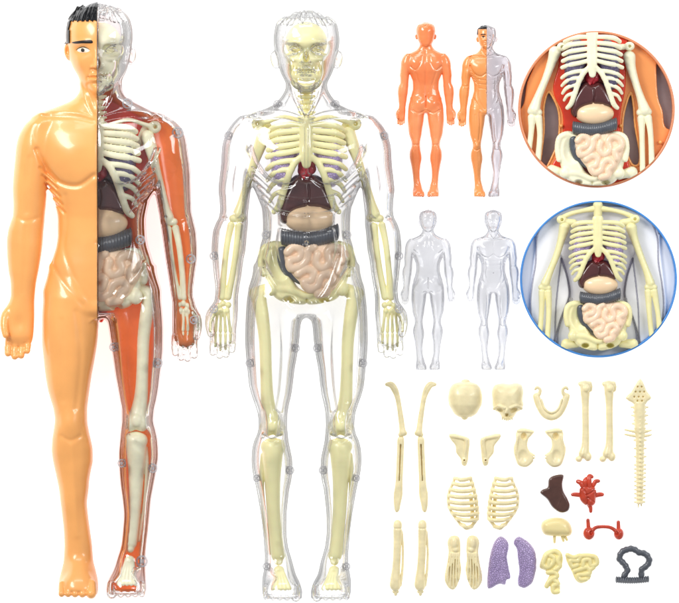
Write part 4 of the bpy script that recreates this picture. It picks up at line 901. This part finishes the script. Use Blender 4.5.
# shoulder blades
for sg in (-1, 1):
    X_ = lambda x: x if sg < 0 else 863 - x
    v = Vol(446, 505, 430, 470, 0, 12, .4)
    v.poly([a5(X_(x), y) for x, y in ((315, 291), (345, 290), (398, 306), (408, 325), (404, 370), (400, 412), (390, 436), (372, 430), (366, 404), (346, 376), (342, 344), (318, 312))], 4, 2.8, 2)
    v.chain([(*a5(X_(322), 300), 6.5, 1.8), (*a5(X_(360), 306), 7, 1.7), (*a5(X_(392), 320), 7, 1.9), (*a5(X_(386), 380), 6.6, 1.4), (*a5(X_(384), 412), 6, 1.6)], .8)
    q_ = a5(X_(383), 410); v.ell((q_[0], q_[1], 6), (2.4, 3.2, 2.4), .6); v.ell((q_[0], q_[1], 8), (.9, .9, 4), .2, cut=True)
    tag(build(v, 'shoulder_blade', BL), 'flat ivory shoulder blade, %s' % ('pointed tip to the upper left' if sg < 0 else 'pointed tip to the upper right'), 'bone', 'loose shoulder blades')
# hip bones
for sg in (-1, 1):
    X_ = lambda x: x if sg < 0 else 305 - x
    v = Vol(510, 572, 425, 470, 0, 14, .4)
    v.poly([a6(X_(x), y) for x, y in ((74, 224), (95, 222), (132, 232), (122, 250), (110, 264), (106, 288), (116, 310), (134, 322), (130, 346), (104, 370), (72, 363), (58, 332), (53, 296), (62, 268), (62, 240))], 4.5, 4.0, 2.6)
    q_ = a6(X_(92), 252); v.ell((*q_, 8.5), (3.0, 3.6, 4.4), .6, cut=True)
    q_ = a6(X_(88), 328); v.ell((*q_, 10.5), (5, 7, 4), 1, cut=True)
    v.chain([(*a6(X_(70), 232), 8, 1.4), (*a6(X_(96), 232), 8.6, 1.4), (*a6(X_(124), 236), 8, 1.2)], .6); v.chain([(*a6(X_(70), 250), 8, 1.3), (*a6(X_(66), 280), 8.4, 1.3), (*a6(X_(62), 320), 7.4, 1.3)], .6)
    for yy in (318, 330, 342): q_ = a6(X_(130), yy); v.ell((*q_, 5), (1.0, .8, 4), .3, cut=True)
    v.wob(.2, 8, 6)
    tag(build(v, 'hip_bone', BL), 'ivory half pelvis with socket hole, %s' % ('its notch opening to the right' if sg < 0 else 'its notch opening to the left'), 'bone', 'loose hip bones')
# thigh bones
for i in range(2):
    dx = 24 * i
    v = Vol(572 + dx, 597 + dx, 377, 468, 0, 16, .45)
    g = lambda x, y, z, r: (x + dx, y, z, r)
    v.chain([g(585.4, 385.6, 5.5, 4.8), g(585.8, 393, 5.5, 4.6), g(586, 402, 5.2, 3.8), g(586.2, 418, 5.2, 3.5), g(586.4, 434, 5.2, 3.6), g(586, 446, 5.2, 4.0), g(584.6, 454, 5.2, 5.4)], 1.5)
    v.chain([g(581, 384, 5.5, 2.4), g(590.4, 383.6, 5.5, 2.2), g(591, 390, 5.5, 2.0)], 1.5, sub=2)
    v.ell((587 + dx, 388.4, 10), (3.6, 3.8, 3.2), .6)
    v.ell((579.6 + dx, 459.4, 5), (3.6, 3.2, 4), 1.2).ell((588.6 + dx, 457, 5.4), (3.8, 4.8, 4.4), 1.2); v.line([(583 + dx, 463), (584.4 + dx, 455)], .9, .8, 4)
    tag(build(v, 'thigh_bone', BL), ('straight ivory thigh bone next to the jaw and hip bones' if i == 0 else 'straight ivory thigh bone next to the spine'), 'bone', 'loose thigh bones')
# spine
t = thing('spine', 'long ivory spine with diamond-shaped end at the top', 'spine', 641, 440)
v = Vol(622, 658, 375, 410, 0, 14, .4)
v.poly([(641.2, 378.4), (645.6, 386), (648, 391.6), (652.6, 398), (648.6, 401.6), (645, 406), (637, 406), (633, 403), (626, 398.4), (632, 392), (635.4, 386)], 5, 3.8, 2.4, sub=2)
for y, dxs in ((387, (-2.0, 2.0)), (392, (-4.0, 0.4, 4.6)), (397, (-5.4, -1, 3.4)), (401, (-2.2, 2.4))):
    for d_ in dxs: v.ell((640.4 + d_, y, 9.5), (1.0, 1.1, 3.2), .2, cut=True)
build(v, 'tail_bone', BL, t, org(t))
v = Vol(618, 660, 402, 512, 0, 14, .4); n = 24
for i in range(n):
    u_ = i / (n - 1); y = 408 + 95 * u_; x = 640.4 + .6 * math.sin(u_ * 3); w = (7.4 - 1.2 * u_ * 4 if u_ < .28 else 5.4 - 1.3 * u_)
    v.ell((x, y, 5), (w, 1.75, 4.0), .5); v.ell((x, y, 8.6), (1.4, 1.5, 2.2), .4)
    if i % 2 == 0 or i > 14:
        L_ = .9; v.cap((x - w - L_, y - .6, 5), (x + w + L_, y - .6, 5), .95, .95, .4)
v.chain([(640.5, 404, 5, 6.0), (640.6, 428, 5, 5.2), (640.8, 440, 5, 4.4), (640.6, 490, 5, 3.5), (640.6, 501, 5, 3.2)], .6)
for y in (431.4, 436): v.chain([(625.8, y - 1.4, 5, 1.0), (633, y, 5.4, 1.3), (641, y + .4, 6, 1.6), (648, y, 5.4, 1.3), (652, y - 1, 5, .9)], .5)
v.cap((639.2, 503, 5), (639.2, 507.5, 5), .9, .7, .3).cap((642.2, 503, 5), (642.2, 506.5, 5), .9, .7, .3)
build(v, 'vertebrae', BL, t, org(t))
# rib cage halves
for sg in (-1, 1):
    c = 483.5; X_ = lambda x: x if sg < 0 else 2 * c - x
    v = Vol(X_(464) - 19, X_(464) + 19, 474, 532, 0, 18, .4)
    lft = [(478.5, 455), (484, 453.2), (490, 450.4), (496, 448.8), (502, 448.6), (508, 449.6), (513.6, 452.4), (519, 456.4), (525, 461)]
    rgt = [(478.5, 471), (484, 473), (490, 474.6), (496, 476), (502, 477), (508, 477.6), (513.6, 478), (519.5, 477.6), (527, 472)]
    for i, ((y, xl), (y2, xr)) in enumerate(zip(lft, rgt)):
        xm = (xl + xr) / 2
        v.chain([(X_(xl), y, 4, 1.8), (X_(xl + 3), y + .6, 9, 1.9), (X_(xm - 2), y + 1.6, 12.5, 2.05), (X_(xr - 5), y2 + 1.2, 11, 2.1), (X_(xr), y2, 6, 1.9)], .5)
    v.chain([(X_(x), y, 4.4, 1.4) for y, x in lft], .8); v.chain([(X_(x - .4), y, 6, 1.7) for y, x in rgt], .8)
    v.chain([(X_(x - 5.2), y, 3.0, 2.0) for y, x in rgt[3:8]], .8)
    for y, x in rgt[3:8]: v.cap((X_(x - 6.5), y + .5, 3.2), (X_(x), y + .2, 5), 1.3, 1.3, .4)
    v.chain([(X_(461), 525, 5, 1.4), (X_(466), 528.4, 6, 1.4), (X_(472), 527.4, 6, 1.5)], .6)
    tag(build(v, 'rib_cage_half', BL), 'barred ivory half rib cage, %s' % ('its thick spine edge on the right' if sg < 0 else 'its thick spine edge on the left'), 'ribs', 'loose rib cage halves')
# shin bones
for i in range(2):
    dx = 24.8 * i
    t = thing('shin_bones', ('ivory shin bone standing on its peg, outer left of the two' if i == 0 else 'ivory shin bone between the other shin bone and the hand bones'), 'bone', 397 + dx, 557, 'loose shin bones')
    v = Vol(386 + dx, 408 + dx, 516, 594, 0, 14, .45)
    g = lambda x, y, z, r: (x + dx, y, z, r)
    v.chain([g(397.8, 524.4, 5.5, 4.2), g(397.8, 529, 5.5, 4.4), g(397.6, 540, 5.2, 4.1), g(397.2, 555, 5.2, 3.9), g(396.2, 570, 5.2, 4.1), g(395.4, 580, 5.2, 5.0), g(395.6, 587, 5.2, 5.0)], 1.2)
    v.ell((393.4 + dx, 585, 6), (3.6, 5, 4.2), 1.2); v.line([(393.4 + dx, 529), (402 + dx, 529)], .7, .6, 3)
    v.chain([g(401.8, 532, 4, 1.3), g(403.2, 550, 4, 1.2), g(402.6, 570, 4, 1.3), g(400.4, 586, 4.4, 1.6)], .6)
    build(v, 'shin_bone', BL, t, org(t))
    v = Vol(390 + dx, 402 + dx, 586, 600, 0, 12, .4); v.cap((395.8 + dx, 588, 5), (395.8 + dx, 595, 5), 2.0, 1.7); v.cap((394 + dx, 592.4, 5), (397.6 + dx, 592.4, 5), 1.6, 1.6, .4)
    build(v, 'peg', BL, t, org(t))
# foot bones
for sg in (-1, 1):
    X_ = lambda x: x if sg < 0 else 712 - x
    v = Vol(a7(X_(310), 0)[0] - 12, a7(X_(310), 0)[0] + 12, 533, 594, 0, 12, .4)
    v.poly([a7(X_(x), y) for x, y in ((300, 306), (325, 302), (340, 316), (344, 360), (342, 400), (347, 450), (336, 500), (318, 531), (296, 528), (278, 500), (276, 470), (286, 420), (292, 370), (288, 330))], 4, 2.8, 2)
    q_ = a7(X_(318), 335); v.ell((*q_, 7), (3.4, 6, 3.0), 1); q_ = a7(X_(322), 362); v.ell((*q_, 7), (3.0, 3, 2.4), .8)
    for i, (x0, x1, ye) in enumerate(((300, 290, 500), (308, 302, 518), (316, 314, 524), (325, 326, 512), (333, 337, 486))):
        v.chain([(*a7(X_(x0 + 4), 378), 7, 1.2), (*a7(X_((x0 + x1) / 2), 430), 7.4, 1.1), (*a7(X_(x1), ye - 40), 7, 1.4), (*a7(X_(x1), ye), 6, 1.2)], .3)
        v.line([a7(X_(x1 + 5.5), 395), a7(X_(x1 + 6.5), ye)], .5, .55, 4)
    tag(build(v, 'foot_bones', BL), 'ivory foot with fanned toe bones, %s' % ('beside the shin bones' if sg < 0 else 'beside the purple lung'), 'bone', 'loose foot bones')
# lungs
v = Vol(484, 514, 533, 592, 0, 18, .45)
v.poly([a7(x, y) for x, y in ((514, 306), (538, 318), (549, 345), (541, 395), (549, 440), (556, 482), (540, 492), (533, 512), (508, 508), (474, 526), (458, 520), (461, 440), (474, 365), (492, 322))], 5.5, 5.0, 4.2, sub=4).wob(.25, 5, 9)
v.line([a7(530, 350), a7(505, 420), a7(465, 480)], .8, .5, 4)
tag(build(v, 'lung', 'lung'), 'purple lung with a cut lower corner and pointed base, left of the two', 'lung', 'loose lungs')
v = Vol(511, 541, 533, 592, 0, 18, .45)
v.poly([a7(x, y) for x, y in ((592, 306), (618, 318), (645, 342), (664, 378), (666, 440), (652, 498), (618, 525), (592, 516), (588, 490), (594, 450), (588, 400), (584, 360), (572, 340), (574, 318))], 5.5, 5.0, 4.2, sub=4).wob(.25, 5, 10)
v.line([a7(588, 330), a7(630, 380), a7(660, 420)], .8, .5, 4)
tag(build(v, 'lung', 'lung'), 'purple lung with a smooth rounded outer edge, right of the two', 'lung', 'loose lungs')
# liver
v = Vol(538, 573, 471, 515, 0, 14, .4)
v.poly([a8(x, y) for x, y in ((188, 43), (184, 80), (188, 112), (206, 146), (216, 175), (206, 200), (174, 205), (140, 182), (118, 148), (88, 122), (98, 106), (120, 96), (124, 64), (144, 47))], 4.5, 4.2, 2.6, sub=4)
v.chain([(*a8(176, 142), 8.4, .5), (*a8(166, 175), 8.6, .5), (*a8(160, 196), 8, .4)], .3)
tag(build(v, 'liver', 'liver_brown'), 'dark brown glossy liver with a pointed left lobe', 'liver')
# heart
t = thing('heart', 'orange-red heart with stubby vessels on every side', 'heart', *a8(293, 130))
v = Vol(570, 606, 470, 516, 0, 20, .4)
v.ell((*a8(292, 128), 6), (8.6, 10.6, 6.4)); v.ell((*a8(276, 110), 8), (4.6, 5, 4), 1.4).ell((*a8(308, 112), 8), (4.8, 5, 4), 1.4).ell((*a8(300, 156), 7), (6, 5.4, 5), 1.4)
v.line([a8(262, 96), a8(284, 120), a8(292, 150), a8(288, 172)], .7, 1.1, 4); v.line([a8(325, 105), a8(300, 124), a8(286, 128)], .7, 1.1, 4); v.line([a8(292, 140), a8(318, 160)], .6, .8, 4)
build(v, 'heart_muscle', 'heart_loose', t, org(t))
for ch_ in ([(270, 92, 9, 2.4), (262, 78, 9, 2.5), (250, 72, 8, 2.2)], [(300, 94, 9, 2.6), (296, 66, 9, 2.8), (300, 50, 8, 2.5), (310, 52, 8, 1.8)], [(316, 88, 8, 2.2), (326, 72, 8, 2.2), (338, 70, 8, 1.8)],
            [(262, 130, 6, 2.4), (240, 128, 6, 2.2), (228, 128, 6, 1.9)], [(322, 132, 6, 2.4), (342, 128, 6, 2.3), (354, 128, 6, 2.0)], [(298, 168, 6, 2.8), (304, 184, 6, 2.0), (305, 200, 6, 1.7)], [(282, 92, 9, 2.2), (280, 72, 10, 2.6), (286, 60, 9, 2.0)]):
    v = Vol(568, 608, 470, 516, 0, 20, .4); v.chain([(*a8(a, b), z, r) for a, b, z, r in ch_], .6)
    q_ = a8(ch_[-1][0], ch_[-1][1]); build(v, 'blood_vessel', 'heart_loose', t, org(t))
# stomach
t = thing('stomach', 'smooth cream stomach dome on two short pegs', 'stomach', *a8(160, 275))
v = Vol(536, 578, 514, 550, 0, 18, .45)
v.poly([a8(x, y) for x, y in ((92, 268), (100, 242), (135, 228), (180, 228), (212, 246), (226, 280), (216, 304), (180, 308), (140, 306), (105, 298))], 3, 9.5, 8)
v.keep(lambda X, Y, Z_: .4 - Z_ + 0 * X); build(v, 'stomach_body', 'stomach_loose', t, org(t))
for pts in ([(150, 305), (150, 332)], [(190, 300), (203, 322)], [(183, 306), (188, 326)]):
    v = Vol(548, 572, 530, 548, 0, 9, .35); a, b = pts; v.cap((*a8(*a), 3.4), (*a8(*b), 3.2), 1.6, 1.3); build(v, 'peg', 'stomach_loose', t, org(t))
# kidneys
t = thing('kidneys', 'two red kidneys joined by a curved red tube', 'kidneys', *a8(360, 285))
v = Vol(580, 628, 515, 545, 0, 16, .4); v.ell((*a8(297, 294), 6), (5.8, 6.6, 5.4)).ell((*a8(306, 292), 10), (1.6, 2.2, 2), .8, cut=True); v.line([a8(300, 270), a8(288, 300), a8(300, 315)], .7, .5, 5); build(v, 'kidney', 'heart_loose', t, org(t))
v = Vol(580, 628, 515, 545, 0, 16, .4); v.ell((*a8(425, 296), 6), (5.0, 6.0, 5.2)).ell((*a8(416, 294), 10), (1.6, 2.2, 2), .8, cut=True); v.line([a8(422, 272), a8(434, 300), a8(420, 315)], .7, .5, 5); build(v, 'kidney', 'heart_loose', t, org(t))
v = Vol(580, 628, 512, 545, 0, 16, .4); v.chain([(*a8(306, 292), 7, 2.2), (*a8(322, 272), 7, 1.9), (*a8(345, 266), 7, 1.8), (*a8(380, 267), 7, 1.8), (*a8(402, 276), 7, 1.9), (*a8(418, 292), 7, 2.1)], .6); build(v, 'tube', 'heart_loose', t, org(t))
for a, b in (((296, 280), (293, 238)), ((424, 282), (423, 246))):
    v = Vol(580, 628, 512, 545, 0, 16, .4); v.cap((*a8(*a), 6), (*a8(*b), 6), 2.2, 1.9, .4); build(v, 'stub', 'heart_loose', t, org(t))
# intestines
v = Vol(536, 568, 545, 598, 0, 14, .4)
v.poly([a8(x, y) for x, y in ((140, 360), (172, 366), (186, 395), (180, 440), (164, 470), (174, 515), (170, 546), (136, 548), (134, 522), (108, 524), (118, 492), (128, 468), (108, 452), (86, 440), (92, 408), (106, 376))], 4, 2.6, 2, sub=3)
for pts in ([(120, 385), (150, 370), (172, 385), (165, 410), (172, 435), (150, 450)], [(112, 392), (100, 425), (118, 440), (140, 425), (148, 400), (132, 388)], [(122, 462), (150, 462), (160, 478), (140, 490), (124, 504), (116, 520)], [(150, 495), (164, 510), (144, 520), (146, 544), (164, 544)], [(128, 410), (124, 430)]):
    v.chain([(*a8(x, y), 6.2, 2.5) for x, y in pts], .3)
tag(build(v, 'small_intestine', 'gut_loose'), 'pale yellow coiled intestine piece, tall and narrow with a squared lower tail', 'intestine', 'loose intestine pieces')
v = Vol(563, 603, 550, 588, 0, 14, .4)
v.poly([a8(x, y) for x, y in ((198, 378), (230, 390), (262, 380), (300, 380), (332, 388), (342, 425), (314, 452), (302, 490), (266, 508), (240, 494), (222, 455), (202, 415))], 4, 2.6, 2, sub=3)
for pts in ([(206, 388), (232, 398), (258, 390), (250, 412), (218, 412), (226, 436), (248, 430)], [(270, 390), (300, 390), (326, 398), (330, 424), (306, 432), (300, 408), (276, 410), (272, 432)], [(236, 456), (262, 448), (290, 440), (300, 462), (280, 470), (250, 474), (262, 492), (284, 490)], [(316, 440), (300, 452)]):
    v.chain([(*a8(x, y), 6.2, 2.5) for x, y in pts], .3)
tag(build(v, 'small_intestine', 'gut_loose'), 'pale yellow coiled intestine piece, wide and triangular, beside the grey colon', 'intestine', 'loose intestine pieces')
t = thing('large_intestine', 'dark grey ribbed large intestine shaped like an open ring', 'intestine', *a8(485, 440))
v = Vol(612, 656, 545, 590, 0, 16, .4)
lp = [(446, 476), (462, 452), (448, 425), (428, 404), (436, 376), (458, 364), (486, 360), (512, 376), (540, 382), (556, 408), (546, 432), (524, 448), (522, 476)]
P = catmull(lp, 3)
for i, a in enumerate(P): v.ell((*a8(a[0], a[1]), 5.5), (2.7 + .7 * (i % 2), 2.7 + .7 * (i % 2), 3.6), .7)
build(v, 'colon_loop', 'colon', t, org(t))
v = Vol(612, 656, 570, 592, 0, 16, .35)
for i in range(15):
    u_ = i / 14; x, y = 416 + 134 * u_, 492 + 8 * math.sin(u_ * math.pi) * .5 - 2 * u_; v.ell((*a8(x, y), 5.5), (1.5, 3.6, 4.4), .3)
v.line([a8(414, 494), a8(480, 497), a8(552, 492)], .6, -.5, 6)
build(v, 'colon_band', 'colon', t, org(t))
for o in bpy.data.objects:
    if 'org' in o: del o['org']
